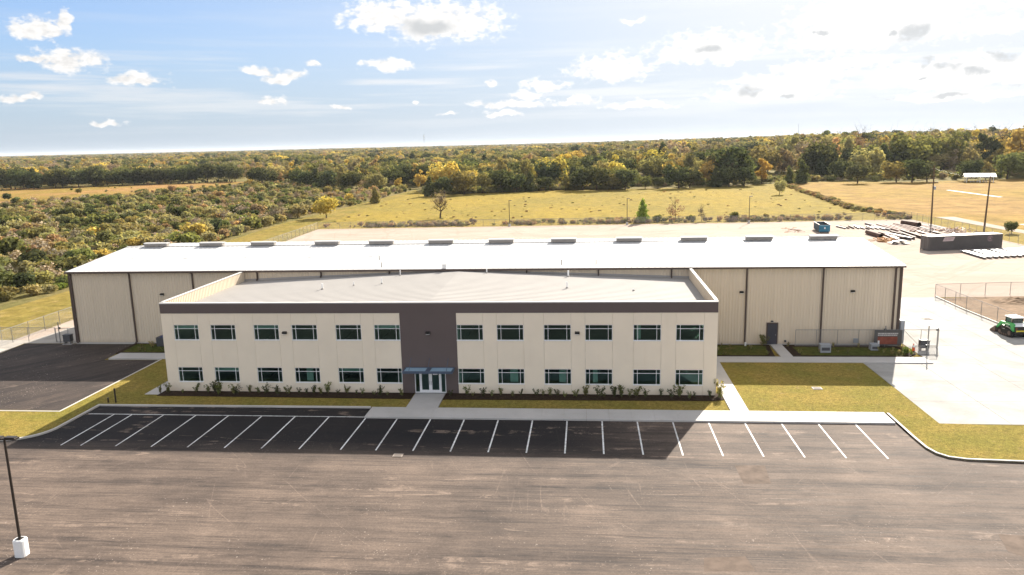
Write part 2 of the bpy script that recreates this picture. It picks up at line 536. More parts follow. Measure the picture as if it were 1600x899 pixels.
c = k.mix(k.step(k.noise(p, 3.2, 6, 0.75), 0.50, 0.66, 0.0, 0.75), (0.72, 0.72, 0.71), (0.10, 0.09, 0.085))
c = k.mix(k.step(k.noise(p, 0.35, 4, 0.6), 0.42, 0.66, 0.0, 0.4), c, (0.22, 0.19, 0.17))
k.put(k.b.inputs['Base Color'], c)
k.b.inputs['Roughness'].default_value = 0.7
plain('patch_asphalt', (0.125, 0.092, 0.072), 0.9, 0.15, 0, 0.4, 1.2)
plain('mulch', (0.035, 0.022, 0.014), 0.95, 0.1, 0, 0.6, 5.0, 0.8)
plain('dirt', (0.20, 0.135, 0.085), 0.95, 0.1, 0, 0.45, 0.9, 0.8)
stucco('cream_stucco', (0.80, 0.70, 0.555))
stucco('brown_stucco', (0.125, 0.098, 0.092))
wall_metal('cream_metal', (0.66, 0.56, 0.43))
plain('brown_trim', (0.075, 0.05, 0.04), 0.5, 0.4)
plain('white_roof', (0.50, 0.495, 0.49), 0.5, 0.35, 0.0, 0.04, 0.4)
plain('grey_roof', (0.345, 0.325, 0.305), 0.75, 0.12, 0.0, 0.05, 0.35)
plain('skylight', (0.41, 0.415, 0.42), 0.5, 0.35)
plain('vent_metal', (0.31, 0.28, 0.25), 0.6, 0.3)
plain('vent_cap', (0.50, 0.485, 0.465), 0.55, 0.3)
plain('white_metal', (0.78, 0.78, 0.77), 0.4, 0.4, 0, 0.03)
plain('black_metal', (0.018, 0.017, 0.017), 0.45, 0.45)
plain('bronze_metal', (0.03, 0.022, 0.016), 0.4, 0.5)
plain('galvanised', (0.24, 0.235, 0.23), 0.5, 0.4, 0.4, 0.1)
plain('wood_pole', (0.11, 0.075, 0.05), 0.85, 0.2, 0, 0.25, 2.0)
plain('rust_steel', (0.10, 0.055, 0.038), 0.75, 0.3, 0.2, 0.5, 1.2)
plain('grey_steel', (0.20, 0.175, 0.16), 0.6, 0.4, 0.3, 0.3, 1.2)
plain('pink_steel', (0.30, 0.205, 0.165), 0.65, 0.4, 0.2, 0.3, 1.0)
plain('timber', (0.42, 0.22, 0.085), 0.85, 0.2, 0, 0.4, 2.0)
plain('white_sheet', (0.50, 0.49, 0.49), 0.45, 0.4, 0.1, 0.12, 0.6)
plain('container_paint', (0.105, 0.095, 0.09), 0.6, 0.35, 0, 0.18, 0.5)
plain('container_roof', (0.42, 0.35, 0.29), 0.6, 0.35, 0, 0.15, 0.5)
plain('sign_pink', (0.50, 0.40, 0.38), 0.6, 0.3)
plain('logo_pink', (0.34, 0.22, 0.24), 0.6, 0.3)
plain('dumpster_blue', (0.03, 0.17, 0.26), 0.55, 0.4, 0, 0.25, 0.8)
plain('dumpster_grey', (0.10, 0.13, 0.14), 0.6, 0.35, 0, 0.3, 0.7)
plain('dumpster_inside', (0.07, 0.045, 0.04), 0.8, 0.2, 0, 0.4, 0.8)
plain('machine_green', (0.03, 0.33, 0.075), 0.4, 0.5, 0, 0.08)
plain('machine_yellow', (0.65, 0.55, 0.05), 0.5, 0.4)
plain('rubber', (0.02, 0.019, 0.018), 0.8, 0.3, 0, 0.4, 3.0)
plain('bucket_steel', (0.12, 0.085, 0.07), 0.6, 0.4, 0.3, 0.3)
plain('cone_orange', (0.75, 0.13, 0.04), 0.6, 0.3)
plain('banner_red', (0.24, 0.075, 0.05), 0.8, 0.1, 0, 0.3, 2.0)
plain('banner_grey', (0.10, 0.095, 0.09), 0.7, 0.2)
plain('banner_white', (0.55, 0.52, 0.50), 0.7, 0.2)
plain('door_slate', (0.045, 0.043, 0.055), 0.5, 0.4)
plain('box_grey', (0.30, 0.315, 0.335), 0.6, 0.3)
plain('box_dark', (0.07, 0.07, 0.075), 0.6, 0.3)
plain('box_blue', (0.05, 0.06, 0.12), 0.6, 0.3)
plain('canopy_blue', (0.27, 0.41, 0.52), 0.3, 0.5, 0.0)
plain('canopy_frame', (0.06, 0.085, 0.13), 0.45, 0.5)
plain('interior', (0.42, 0.42, 0.38), 0.9, 0.1)
plain('interior_dark', (0.10, 0.11, 0.10), 0.9, 0.1)
plain('carpet', (0.30, 0.33, 0.27), 0.95, 0.05)
plain('blind_slat', (0.55, 0.57, 0.52), 0.8, 0.2)
plain('bark', (0.085, 0.062, 0.048), 0.9, 0.1, 0, 0.3, 3.0)
plain('house_wall', (0.24, 0.25, 0.30), 0.8, 0.2)
plain('house_roof', (0.15, 0.16, 0.21), 0.85, 0.2)
plain('house_glass', (0.03, 0.035, 0.05), 0.2, 0.6)
plain('manhole_iron', (0.24, 0.20, 0.17), 0.7, 0.3)
leaf_mat('leaves')
leaf_mat('twig_leaves', 0.15)
glass_mat('window_glass', (0.42, 0.60, 0.55), 0.03)
glass_mat('cab_glass', (0.25, 0.28, 0.28))
chainlink_mat()


def M(n):
    return MATS[n]


# ------------------------------------------------------------------ mesh helpers
class MB:
    def __init__(self):
        self.v, self.f, self.mi, self.mats = [], [], [], []

    def mat(self, name):
        if name not in self.mats:
            self.mats.append(name)
        return self.mats.index(name)

    def add(self, verts, faces, mat):
        o = len(self.v)
        i = self.mat(mat)
        self.v.extend(tuple(p) for p in verts)
        for f in faces:
            self.f.append(tuple(o + j for j in f))
            self.mi.append(i)
        return self

    def box(self, x0, x1, y0, y1, z0, z1, mat, m=None):
        vs = [Vector((x, y, z)) for z in (z0, z1) for y in (y0, y1) for x in (x0, x1)]
        if m is not None:
            vs = [m @ q for q in vs]
        fs = [(0, 2, 3, 1), (4, 5, 7, 6), (0, 1, 5, 4), (2, 6, 7, 3), (0, 4, 6, 2), (1, 3, 7, 5)]
        return self.add(vs, fs, mat)

    def prism(self, pts, z0, z1, mat, bottom=False):
        n = len(pts)
        area = sum(pts[i][0] * pts[(i + 1) % n][1] - pts[(i + 1) % n][0] * pts[i][1] for i in range(n))
        if area < 0:
            pts = pts[::-1]
        vs = [(p[0], p[1], z0) for p in pts] + [(p[0], p[1], z1) for p in pts]
        fs = [tuple(range(n, 2 * n))]
        if z1 > z0:
            fs += [(i, (i + 1) % n, n + (i + 1) % n, n + i) for i in range(n)]
        else:
            vs, fs = vs[n:], [tuple(range(n))]
        if bottom:
            fs.append(tuple(range(n - 1, -1, -1)))
        return self.add(vs, fs, mat)

    def tube(self, p0, p1, r0, r1, n, mat, caps=True):
        p0, p1 = Vector(p0), Vector(p1)
        a = (p1 - p0).normalized()
        t = a.orthogonal().normalized()
        b = a.cross(t)
        vs = []
        for p, r in ((p0, r0), (p1, r1)):
            for i in range(n):
                q = 2 * math.pi * i / n
                vs.append(p + r * (math.cos(q) * t + math.sin(q) * b))
        fs = [(i, (i + 1) % n, n + (i + 1) % n, n + i) for i in range(n)]
        if caps:
            fs += [tuple(range(n - 1, -1, -1)), tuple(range(n, 2 * n))]
        return self.add(vs, fs, mat)

    def lathe(self, prof, n, mat, c=(0, 0)):
        vs = []
        for r, z in prof:
            for i in range(n):
                q = 2 * math.pi * i / n
                vs.append((c[0] + r * math.cos(q), c[1] + r * math.sin(q), z))
        fs = []
        for j in range(len(prof) - 1):
            for i in range(n):
                fs.append((j * n + i, j * n + (i + 1) % n, (j + 1) * n + (i + 1) % n, (j + 1) * n + i))
        fs += [tuple(range(n - 1, -1, -1)), tuple(range((len(prof) - 1) * n, len(prof) * n))]
        return self.add(vs, fs, mat)

    def mesh(self, name):
        me = bpy.data.meshes.new(name)
        me.from_pydata(self.v, [], self.f)
        for q in self.mats:
            me.materials.append(MATS[q])
        me.polygons.foreach_set('material_index', self.mi)
        me.update()
        return me


def link(name, me, parent=None, loc=(0, 0, 0), rz=0.0):
    o = bpy.data.objects.new(name, me)
    COL.objects.link(o)
    o.location = loc
    o.rotation_euler = (0, 0, rz)
    if parent is not None:
        o.parent = parent
    return o


def part(name, mb, parent, loc=(0, 0, 0), rz=0.0):
    return link(name, mb.mesh(name), parent, loc, rz)


def tag(o, label, cat, group=None):
    o['label'] = label
    o['category'] = cat
    if group:
        o['group'] = group
    return o


def thing(name, label, cat, loc=(0, 0, 0), rz=0.0, group=None):
    o = bpy.data.objects.new(name, None)
    o.empty_display_size = 0.5
    COL.objects.link(o)
    o.location = loc
    o.rotation_euler = (0, 0, rz)
    return tag(o, label, cat, group)


def struct(name, mb, label=None):
    o = link(name, mb.mesh(name))
    o['kind'] = 'structure'
    if label:
        o['label'] = label
    return o


def copy_thing(o, loc, rz=0.0, label=None, scale=None):
    c = o.copy()
    COL.objects.link(c)
    c.location = loc
    c.rotation_euler = (0, 0, rz)
    if label:
        c['label'] = label
    if scale is not None:
        c.scale = (scale,) * 3 if isinstance(scale, float) else scale
    for ch in list(o.children):
        d = ch.copy()
        COL.objects.link(d)
        d.parent = c
        for g in list(ch.children):
            e = g.copy()
            COL.objects.link(e)
            e.parent = d
    return c


def arc(cx, cy, r, a0, a1, n):
    return [(cx + r * math.cos(R(a0 + (a1 - a0) * i / n)), cy + r * math.sin(R(a0 + (a1 - a0) * i / n))) for i in range(n + 1)]


def ribbon(pts, w, z0, z1, mat):
    """kerb: a bar of width w swept along a plan polyline, pts on its left-hand edge"""
    mb = MB()
    P = [Vector((p[0], p[1])) for p in pts]
    L, Q = [], []
    for i, p in enumerate(P):
        a = (P[i] - P[i - 1]).normalized() if i > 0 else (P[1] - P[0]).normalized()
        b = (P[i + 1] - P[i]).normalized() if i < len(P) - 1 else a
        t = (a + b).normalized()
        nrm = Vector((t.y, -t.x))
        s = w / max(0.4, nrm.dot(Vector((a.y, -a.x))))
        L.append(p)
        Q.append(p + nrm * s)
    n = len(P)
    vs = [(p.x, p.y, z1) for p in L] + [(p.x, p.y, z1 - 0.012) for p in Q] + [(p.x, p.y, z0) for p in L] + [(p.x, p.y, z0) for p in Q]
    fs = []
    for i in range(n - 1):
        fs += [(i, n + i, n + i + 1, i + 1), (n + i, 3 * n + i, 3 * n + i + 1, n + i + 1), (i, i + 1, 2 * n + i + 1, 2 * n + i)]
    fs += [(0, 2 * n, 3 * n, n), (n - 1, 2 * n - 1, 4 * n - 1, 3 * n - 1)]
    mb.add(vs, fs, mat)
    return mb


# ------------------------------------------------------------------ ground, roads, lawns
mb = MB()
S = 16000
mb.add([(-S, -S, 0), (S, -S, 0), (S, S, 0), (-S, S, 0)], [(0, 1, 2, 3)], 'field_grass')
struct('ground', mb)


def sheet(name, pts, z, mat, z0=None):
    b = MB()
    b.prism(pts, z if z0 is None else z0, z, mat)
    return struct(name, b)


sheet('golden_field', [(92, 150), (86.5, 175), (88, 240), (92, 306), (112, 322), (150, 308), (205, 318), (420, 350), (420, 60), (108, 60), (104, 110)], 0.03, 'golden_grass')
sheet('mown_strip', [(-81.5, 10), (-66, 10), (-71.2, 142), (-75, 175), (-79, 235), (-78, 300), (-84, 320), (-83, 290), (-88, 160), (-84.5, 110), (-81.5, 56)], 0.03, 'strip_grass')
sheet('cleared_field', [(-226, 452), (-248, 456), (-322, 430), (-420, 420), (-420, 300), (-330, 255), (-262, 262), (-238, 312), (-216, 392)], 0.03, 'orange_grass')
sheet('scrub_floor', [(-81.5, 10), (-81.5, 56), (-84.5, 110), (-88, 160), (-84, 290), (-85, 330), (-130, 330), (-180, 400), (-248, 452), (-262, 330), (-269, 271), (-330, 262), (-330, 10)], 0.02, 'scrub_floor')
wf = [(-1500, 600), (-700, 430), (-354, 405), (-322, 423), (-248, 455), (-180, 400), (-130, 330), (-82, 305), (-58, 280), (-12, 296), (25, 295), (49, 299), (74, 306), (112, 326), (153, 311), (202, 322), (420, 352), (1500, 600)]
sheet('woodland_floor', wf + [(8000, 5000), (8000, 12000), (-8000, 12000), (-8000, 5000)], 0.025, 'scrub_floor')
sheet('meadow', [(62, 432), (112, 426), (128, 520), (152, 600), (150, 700), (72, 700), (66, 560)], 0.06, 'meadow_grass')
sheet('stone_yard', [(-66, 23.2), (-71.1, 142.5), (48, 145.2), (85, 147.6), (86, 97), (86, 47.8), (33.9, 47.8), (33.9, 46), (-57.2, 46), (-57.2, 23.2)], 0.02, 'crushed_stone')
sheet('concrete_apron', [(-150, 18.6), (-63.6, 18.6), (-64.0, 23.0), (-54.6, 23.0), (-54.6, 22.9), (-57.35, 23.4), (-57.35, 60), (-61.5, 60), (-64.2, 24.5), (-150, 24.5)], 0.035, 'apron_concrete')
sheet('gravel_verge', [(-150, 24.6), (-66, 24.6), (-66.0, 30), (-150, 30)], 0.028, 'crushed_stone')
struct('access_road', MB().prism([(93.0, 152), (97.5, 152), (97.8, 128), (99, 116), (106, 100), (98, 100), (95.2, 113), (93.6, 138)], 0.05, 0.05, 'crushed_stone').prism([(104, 120), (140, 126), (140, 140), (103.5, 133)], 0.05, 0.05, 'apron_concrete'))
sheet('path', [(139.4, 252), (141.0, 252), (141.2, 214), (139.6, 214)], 0.06, 'kerb_concrete')

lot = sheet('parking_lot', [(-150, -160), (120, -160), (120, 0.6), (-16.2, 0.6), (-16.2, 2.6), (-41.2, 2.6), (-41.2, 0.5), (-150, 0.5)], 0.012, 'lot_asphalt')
drive = sheet('side_drive', [(-150, 0.6), (-43.4, 0.6), (-43.4, 16.4), (-49.7, 16.4), (-50.2, 22.9), (-54.7, 22.9), (-63.9, 22.9), (-63.5, 18.7), (-150, 18.7)], 0.016, 'drive_asphalt')

# parking bay lines: every painted line is a piece of the lot
SP = 2.7432
LINE_X = [-38.15, -36.55, -33.75, -30.92, -28.08, -25.2, -22.35, -19.48, -16.35]
for i in range(10, 24):
    LINE_X.append((i - 15) * SP)
for i, x in enumerate(LINE_X):
    b = MB()
    b.add([(x - 0.055, -6.45, 0.017), (x + 0.055, -6.45, 0.017), (x + 0.055, -0.05 if i > 8 else 0.2, 0.017), (x - 0.055, -0.05 if i > 8 else 0.2, 0.017)], [(0, 1, 2, 3)], 'line_paint')
    part('parking_line', b, lot)
b = MB()
b.add([(-40.5, 0.21, 0.0172), (-16.3, 0.21, 0.0172), (-16.3, 0.33, 0.0172), (-40.5, 0.33, 0.0172)], [(0, 1, 2, 3)], 'line_paint')
part('parking_line', b, lot)

struct('asphalt_patch', MB().prism([(11.46, -8.02), (13.45, -7.94), (13.23, -10.68), (11.51, -10.76)], .0165, .0165, 'patch_asphalt').prism([(7.68, -19.81), (9.87, -19.56), (10.07, -20.95), (7.49, -21.1)], .0165, .0165, 'patch_asphalt').prism([(24.0, -16.48), (25.25, -16.62), (24.1, -18.77), (23.56, -18.3)], .0165, .0165, 'patch_asphalt'))

# lawns
struct('lawn', MB().prism([(-150, -5.65)] + [(-43.6, -5.68)] + arc(-43.6, -3.0, 2.5, -88, -4, 8) + [(-41.1, 2.5), (-13.6, 2.5), (-13.6, 6.2), (-36.7, 6.2), (-36.7, 16.5), (-43.3, 16.5), (-43.3, 0.75), (-150, 0.75)], -0.1, 0.10, 'lawn_grass')
       .prism([(-10.82, 2.45), (13.0, 2.45), (13.1, 9), (13.1, 16.2), (12.4, 16.2), (12.4, 6.2), (-10.82, 6.2)], -0.1, 0.10, 'lawn_grass')
       .prism([(14.55, 2.45), (25.05, 2.3), (25.05, -2.6)] + [(25.12, -4.6), (25.4, -5.6), (25.95, -6.25), (27.0, -6.6), (30.35, -6.82), (75, -9.2), (75, -1.6), (28.1, 0.15), (28.05, 16.2), (14.55, 16.2)], -0.1, 0.10, 'lawn_grass'))
struct('mulch_bed', MB().prism([(-37.0, 4.75), (-13.65, 4.5), (-13.65, 6.15), (-36.6, 6.15), (-36.9, 7.4)], -0.1, 0.15, 'mulch')
       .prism([(-10.8, 4.45), (12.2, 4.7), (13.0, 5.0), (13.05, 6.7), (12.55, 6.7), (12.55, 6.15), (-10.8, 6.15)], -0.1, 0.15, 'mulch')
       .prism([(12.6, 18.2), (20.3, 18.2), (20.75, 22.85), (12.6, 22.85)], -0.1, 0.12, 'mulch')
       .prism([(22.1, 18.2), (33.0, 18.2), (34.3, 19.6), (33.6, 22.0), (32.3, 22.85), (21.85, 22.85)], -0.1, 0.12, 'mulch')
       .prism([(-49.9, 18.75), (-36.7, 18.75), (-36.7, 22.85), (-50.2, 22.85)], -0.1, 0.12, 'mulch'))

# kerbs
ribbon_pts = [(-150, -5.65), (-43.6, -5.68)] + arc(-43.6, -3.0, 2.68, -88, -4, 10) + [(-40.92, 2.35), (-16.6, 2.5)]
struct('kerb', ribbon(ribbon_pts, 0.18, 0.0, 0.15, 'kerb_concrete'))
kb = ribbon([(25.05, 2.25), (25.05, -2.6), (25.12, -4.6), (25.4, -5.6), (25.95, -6.25), (27.0, -6.6), (30.35, -6.82), (75, -9.2)], -0.18, 0.0, 0.15, 'kerb_concrete')
struct('kerb', kb)
struct('kerb', ribbon([(-150, 0.6), (-43.35, 0.6), (-43.35, 16.4)], 0.15, 0.0, 0.13, 'kerb_concrete'))
struct('kerb', ribbon([(48.35, 47.9), (48.3, 40), (48.75, 30), (49.6, 10)], 0.18, 0.0, 0.2, 'kerb_concrete'))


def slabs(name, mats, rects, z1=0.15, gap=0.006):
    """pavement whose slabs are pieces of it; the bed below shows in the joints"""
    bed = MB()
    for (x0, x1, y0, y1) in rects:
        bed.box(x0 + 0.01, x1 - 0.01, y0 + 0.01, y1 - 0.01, -0.1, z1 - 0.02, 'kerb_concrete')
    root = struct(name, bed)
    for (x0, x1, y0, y1) in rects:
        b = MB()
        e = random.uniform(-0.0025, 0.0025)
        b.box(x0 + gap, x1 - gap, y0 + gap, y1 - gap, z1 - 0.09, z1 + e, mats)
        part('slab', b, root)
    return root


def run(a, b, n):
    return [a + (b - a) * i / n for i in range(n + 1)]


rc = []
xs = run(-16.45, 24.88, 23)
for i in range(23):
    rc.append((xs[i], xs[i + 1], 0.0, 2.35))
slabs('sidewalk', 'walk_concrete', rc)
rc = [(-13.55, -10.85, a, b2) for a, b2 in zip(run(2.37, 6.0, 3)[:-1], run(2.37, 6.0, 3)[1:])]
slabs('entrance_walk', 'walk_concrete', rc)
ys = run(2.37, 16.2, 8)
slabs('side_walk', 'walk_concrete', [(13.06, 14.52, ys[i], ys[i + 1]) for i in range(8)])
xs = run(12.55, 34.5, 12)
rc = [(xs[i], xs[i + 1], 16.22, 18.15) for i in range(12)] + [(20.85, 22.05, a, b2) for a, b2 in zip(run(18.16, 22.85, 3)[:-1], run(18.16, 22.85, 3)[1:])]
slabs('warehouse_walk', 'walk_concrete', rc)
xs = run(-49.3, -36.75, 6)
slabs('drive_walk', 'walk_concrete', [(xs[i], xs[i + 1], 16.52, 18.7) for i in range(6)])
slabs('stoop', 'walk_concrete', [(-38.35, -36.65, 5.1, 7.0), (-38.35, -36.65, 7.0, 8.9)], 0.14)
rc = []
for y0, y1 in ((0.2, 5.4), (5.4, 10.8), (10.8, 16.2)):
    for i in range(9):
        rc.append((28.15 + i * 5.2, 28.15 + (i + 1) * 5.2, y0, y1))
for y0, y1 in ((16.2, 22.9), (22.9, 29.2), (29.2, 35.5), (35.5, 41.7), (41.7, 47.7)):
    for i in range(3):
        rc.append((34.55 + i * 4.6, 34.55 + (i + 1) * 4.6, y0, y1))
slabs('concrete_yard', 'yard_concrete', rc, 0.05, 0.014)
struct('dirt_patch', MB().prism([(49.0, 32), (48.7, 47.2), (60, 48.2), (90, 48), (90, 25), (49.6, 12)], 0.0, 0.04, 'dirt'))

# heaped spoil at the back of the dirt patch: an uneven ridge
nx, ny = 60, 14
vs, fs = [], []
for j in range(ny + 1):
    for i in range(nx + 1):
        u, w = i / nx, j / ny
        hgt = 1.0 * math.sin(math.pi * w) ** 1.2 * min(1, u * 6) * (0.45 + 0.55 * RNG.random()) * (0.6 + 0.4 * math.sin(u * 17))
        vs.append((52.5 + u * 34 + RNG.normal(0, 0.05), 42.5 + w * 4.3 + u * 0.6, 0.03 + hgt * 0.8))
for j in range(ny):
    for i in range(nx):
        a = j * (nx + 1) + i
        fs.append((a, a + 1, a + nx + 2, a + nx + 1))
b = MB()
b.add(vs, fs, 'dirt')
o = struct('spoil_heap', b)
for nm, x, y, w in (('drain_cover', -11.85, -7.3, 0.7), ('drain_cover', 21.5, 8.3, 0.8), ('drain_cover', 41.8, 35.0, 1.0)):
    b = MB()
    zz = {0: 0.02, 1: 0.105, 2: 0.06}[[-11.85, 21.5, 41.8].index(x)]
    b.box(-w / 2, w / 2, -w / 2.4, w / 2.4, 0, 0.03, 'manhole_iron')
    o = link(nm, b.mesh(nm), None, (x, y, zz))
    g = MB()
    for q in range(5):
        g.box(-w * 0.38, w * 0.38, -w * 0.34 + q * w * 0.14, -w * 0.34 + q * w * 0.14 + 0.05, 0.03, 0.045, 'manhole_iron')
    part('grate', g, o)
    tag(o, {-11.85: 'pale square drain cover in the asphalt just beyond the parking bays', 21.5: 'drain cover set in the sunlit lawn beside the side walk', 41.8: 'drain cover in the concrete yard beside the warehouse corner'}[x], 'drain')

# ------------------------------------------------------------------ warehouse
WX0, WX1, WY0, WY1 = -57.3, 33.75, 22.94, 47.1
EZ, RZ, RY = 8.5, 9.65, 35.0
KS = (RZ - EZ) / (RY - WY0)
wh = thing('warehouse', 'long low warehouse with cream ribbed metal walls and a white metal roof', 'warehouse', (0, 0, 0))
PW = (WX1 - WX0) / 100
b = MB()
prof = []
for q in range(3):
    c = PW * (q + 0.5) / 3
    prof += [(c - 0.06, 0), (c - 0.028, -0.045), (c + 0.028, -0.045), (c + 0.06, 0)]
prof = [(0.004, 0)] + prof + [(PW - 0.004, 0)]
vs = [(x, y, 0.22) for x, y in prof] + [(x, y, EZ - 0.03) for x, y in prof]
n = len(prof)
b.add(vs, [(i, i + 1, n + i + 1, n + i) for i in range(n - 1)], 'cream_metal')
panel_me = b.mesh('wall_panel')
for i in range(100):
    link('wall_panel', panel_me, wh, (WX0 + i * PW, WY0, 0))
b = MB()
b.box(WX0 + 0.05, WX1 - 0.05, WY0 + 0.03, WY1 - 0.05, 0, EZ - 0.05, 'cream_metal')
b.add([(WX0 + .05, WY0 + .05, EZ - .06), (WX0 + .05, RY, RZ - .06), (WX0 + .05, WY1 - .05, EZ - .06)], [(0, 2, 1)], 'cream_metal')
b.add([(WX1 - .05, WY0 + .05, EZ - .06), (WX1 - .05, RY, RZ - .06), (WX1 - .05, WY1 - .05, EZ - .06)], [(0, 1, 2)], 'cream_metal')
part('wall', b, wh)
part('foundation', MB().box(WX0 - 0.05, WX1 + 0.05, WY0 - 0.07, WY1 + 0.05, 0, 0.2, 'kerb_concrete'), wh)
# roof panels, each with its standing seam
NR = 149
RW = (WX1 - WX0 + 0.4) / NR
ln = math.hypot(RY - WY0 + 0.35, 0)


def roof_panel_mesh(name, run_len, rise, mat):
    p = MB()
    pr = [(0.0, 0.0), (RW - 0.06, 0.0), (RW - 0.045, 0.032), (RW - 0.015, 0.032), (RW - 0.003, 0.0)]
    v = [(x, 0, z) for x, z in pr] + [(x, run_len, rise + z) for x, z in pr]
    k = len(pr)
    p.add(v, [(i, i + 1, k + i + 1, k + i) for i in range(k - 1)] + [(0, 4, 3, 2, 1)], mat)
    return p.mesh(name)


rp = roof_panel_mesh('roof_panel', RY - WY0 + 0.3, KS * (RY - WY0 + 0.3), 'white_roof')
for i in range(NR):
    link('roof_panel', rp, wh, (WX0 - 0.2 + i * RW, WY0 - 0.3, EZ + 0.06 - KS * 0.3))
b = MB()
for i in range(NR):
    x = WX0 - 0.2 + i * RW
    z0, z1 = RZ + 0.06, EZ + 0.06
    b.add([(x, RY, z0), (x + RW, RY, z0), (x + RW, WY1 + 0.3, z1 - .02), (x, WY1 + 0.3, z1 - .02)], [(0, 1, 2, 3)], 'white_roof')
    b.box(x + RW - 0.045, x + RW - 0.015, 0, 1, 0, 0.06, 'white_roof', Matrix(((1, 0, 0, 0), (0, WY1 + 0.3 - RY, 0, RY), (0, z1 - z0, 1, z0), (0, 0, 0, 1))))
part('roof_sheet', b, wh)
part('ridge_cap', MB().add([(WX0 - .2, RY - .25, RZ + .10), (WX1 + .2, RY - .25, RZ + .10), (WX1 + .2, RY, RZ + .14), (WX0 - .2, RY, RZ + .14), (WX1 + .2, RY + .25, RZ + .10), (WX0 - .2, RY + .25, RZ + .10)], [(0, 1, 2, 3), (3, 2, 4, 5)], 'white_roof'), wh)
b = MB()
b.box(WX0 - 0.2, WX1 + 0.2, WY0 - 0.47, WY0 - 0.31, EZ - 0.17, EZ + 0.02, 'brown_trim')
part('gutter', b, wh)
for sx in (WX0 - 0.21, WX1 + 0.13):
    b = MB()
    for (ya, za, yb, zb) in ((WY0 - .3, EZ - .02, RY, RZ), (RY, RZ, WY1 + .3, EZ - .02)):
        b.add([(sx, ya, za - .14), (sx + .08, ya, za - .14), (sx + .08, yb, zb - .14), (sx, yb, zb - .14), (sx, ya, za + .055), (sx + .08, ya, za + .055), (sx + .08, yb, zb + .055), (sx, yb, zb + .055)],
              [(0, 3, 2, 1), (4, 5, 6, 7), (0, 1, 5, 4), (2, 3, 7, 6), (0, 4, 7, 3), (1, 2, 6, 5)], 'brown_trim')
    part('rake_trim', b, wh)
for sx in (WX0 - 0.06, WX1 - 0.22):
    part('corner_trim', MB().box(sx, sx + 0.28, WY0 - 0.10, WY0 + 0.25, 0.2, EZ - 0.17, 'brown_trim'), wh)


def office_roof_z(x):
    return 7.28 + (8.3 - 7.28) * (1 - abs(x + 12.1) / 24.3)


DS = [-57.0, -49.9, -42.46, -34.85, -27.52, -19.81, -12.24, -4.81, 2.83, 10.47, 18.22, 25.95, 33.1]
for x in DS:
    z0 = 0.25
    if -36.5 < x < 12.3:
        z0 = office_roof_z(x) + 0.12
    if z0 > EZ - 0.3:
        continue
    b = MB()
    b.box(x - 0.075, x + 0.075, WY0 - 0.2, WY0 - 0.065, z0, EZ - 0.30, 'brown_trim')
    b.add([(x - .075, WY0 - .2, EZ - .3), (x + .075, WY0 - .2, EZ - .3), (x + .075, WY0 - .065, EZ - .3), (x - .075, WY0 - .065, EZ - .3),
           (x - .075, WY0 - .44, EZ - .171), (x + .075, WY0 - .44, EZ - .171), (x + .075, WY0 - .33, EZ - .171), (x - .075, WY0 - .33, EZ - .171)],
          [(0, 1, 5, 4), (1, 2, 6, 5), (2, 3, 7, 6), (3, 0, 4, 7)], 'brown_trim')
    b.add([(x - .075, WY0 - .2, z0 + .02), (x + .075, WY0 - .2, z0 + .02), (x + .075, WY0 - .36, z0 - .1), (x - .075, WY0 - .36, z0 - .1),
           (x - .075, WY0 - .2, z0 + .14), (x + .075, WY0 - .2, z0 + .14), (x + .075, WY0 - .36, z0 + .02), (x - .075, WY0 - .36, z0 + .02)],
          [(0, 3, 2, 1), (4, 5, 6, 7), (2, 3, 7, 6), (0, 4, 7, 3), (1, 2, 6, 5)], 'brown_trim')
    part('downspout', b, wh)
# ridge vents
b = MB()
pr = [(-0.42, 0.0), (-0.42, 0.34), (0.42, 0.34), (0.42, 0.0)]
b.box(-1.5, 1.5, -0.36, 0.36, 0.0, 0.36, 'vent_metal')
for q in range(7):
    b.box(-1.5 + q * 0.5 - 0.02, -1.5 + q * 0.5 + 0.02, -0.375, -0.36, 0.02, 0.34, 'vent_metal')
body = b.mesh('ridge_vent')
b = MB()
cp = [(-0.48, 0.32), (-0.44, 0.40), (-0.2, 0.46), (0.2, 0.46), (0.44, 0.40), (0.48, 0.32)]
vs = [(-1.56, y, z) for y, z in cp] + [(1.56, y, z) for y, z in cp]
b.add(vs, [(i, i + 6, i + 7, i + 1) for i in range(5)] + [(0, 1, 2, 3, 4, 5), (11, 10, 9, 8, 7, 6), (0, 5, 11, 6)], 'vent_cap')
capm = b.mesh('cap')
for x in (-53.4, -45.97, -39.16, -30.82, -23.86, -16.33, -8.83, -1.19, 6.68, 14.37, 21.97, 29.34):
    v = link('ridge_vent', body, wh, (x, RY - 0.1, RZ + 0.13))
    link('cap', capm, v)
b = MB()
for q in range(2):
    b.box(-0.3 + q * 0.01, 0.3, 0, 1, 0, 0.012 + q * 0.006, 'skylight', Matrix(((1, 0, 0, 0), (0, 2.6, 0, 0), (0, KS * 2.6, 1, 0), (0, 0, 0, 1))))
sk = b.mesh('skylight')
for x in (-53.5, -46.5, -39.3, -31.2, -23.6, -16.0, -8.4, -0.8, 6.8, 14.4, 22.0, 29.5):
    i = round((x - WX0 + 0.2) / RW)
    link('skylight', sk, wh, (WX0 - 0.2 + i * RW + 0.29, 28.4, EZ + 0.065 + KS * (28.4 - WY0)))
for x, y in ((-20.9, 23.6), (-1.1, 24.0), (2.6, 24.0), (-22.0, 26.8)):
    z = EZ + 0.06 + KS * (y - WY0)
    part('vent_pipe', MB().tube((x, y, z), (x, y, z + 0.55), 0.05, 0.05, 8, 'vent_metal'), wh)
part('roof_hood', MB().box(-13.95, -13.5, 22.7, 23.0, EZ + 0.06, EZ + 0.5, 'white_metal').box(-14.0, -13.45, 22.65, 23.05, EZ + 0.5, EZ + 0.56, 'white_metal'), wh)


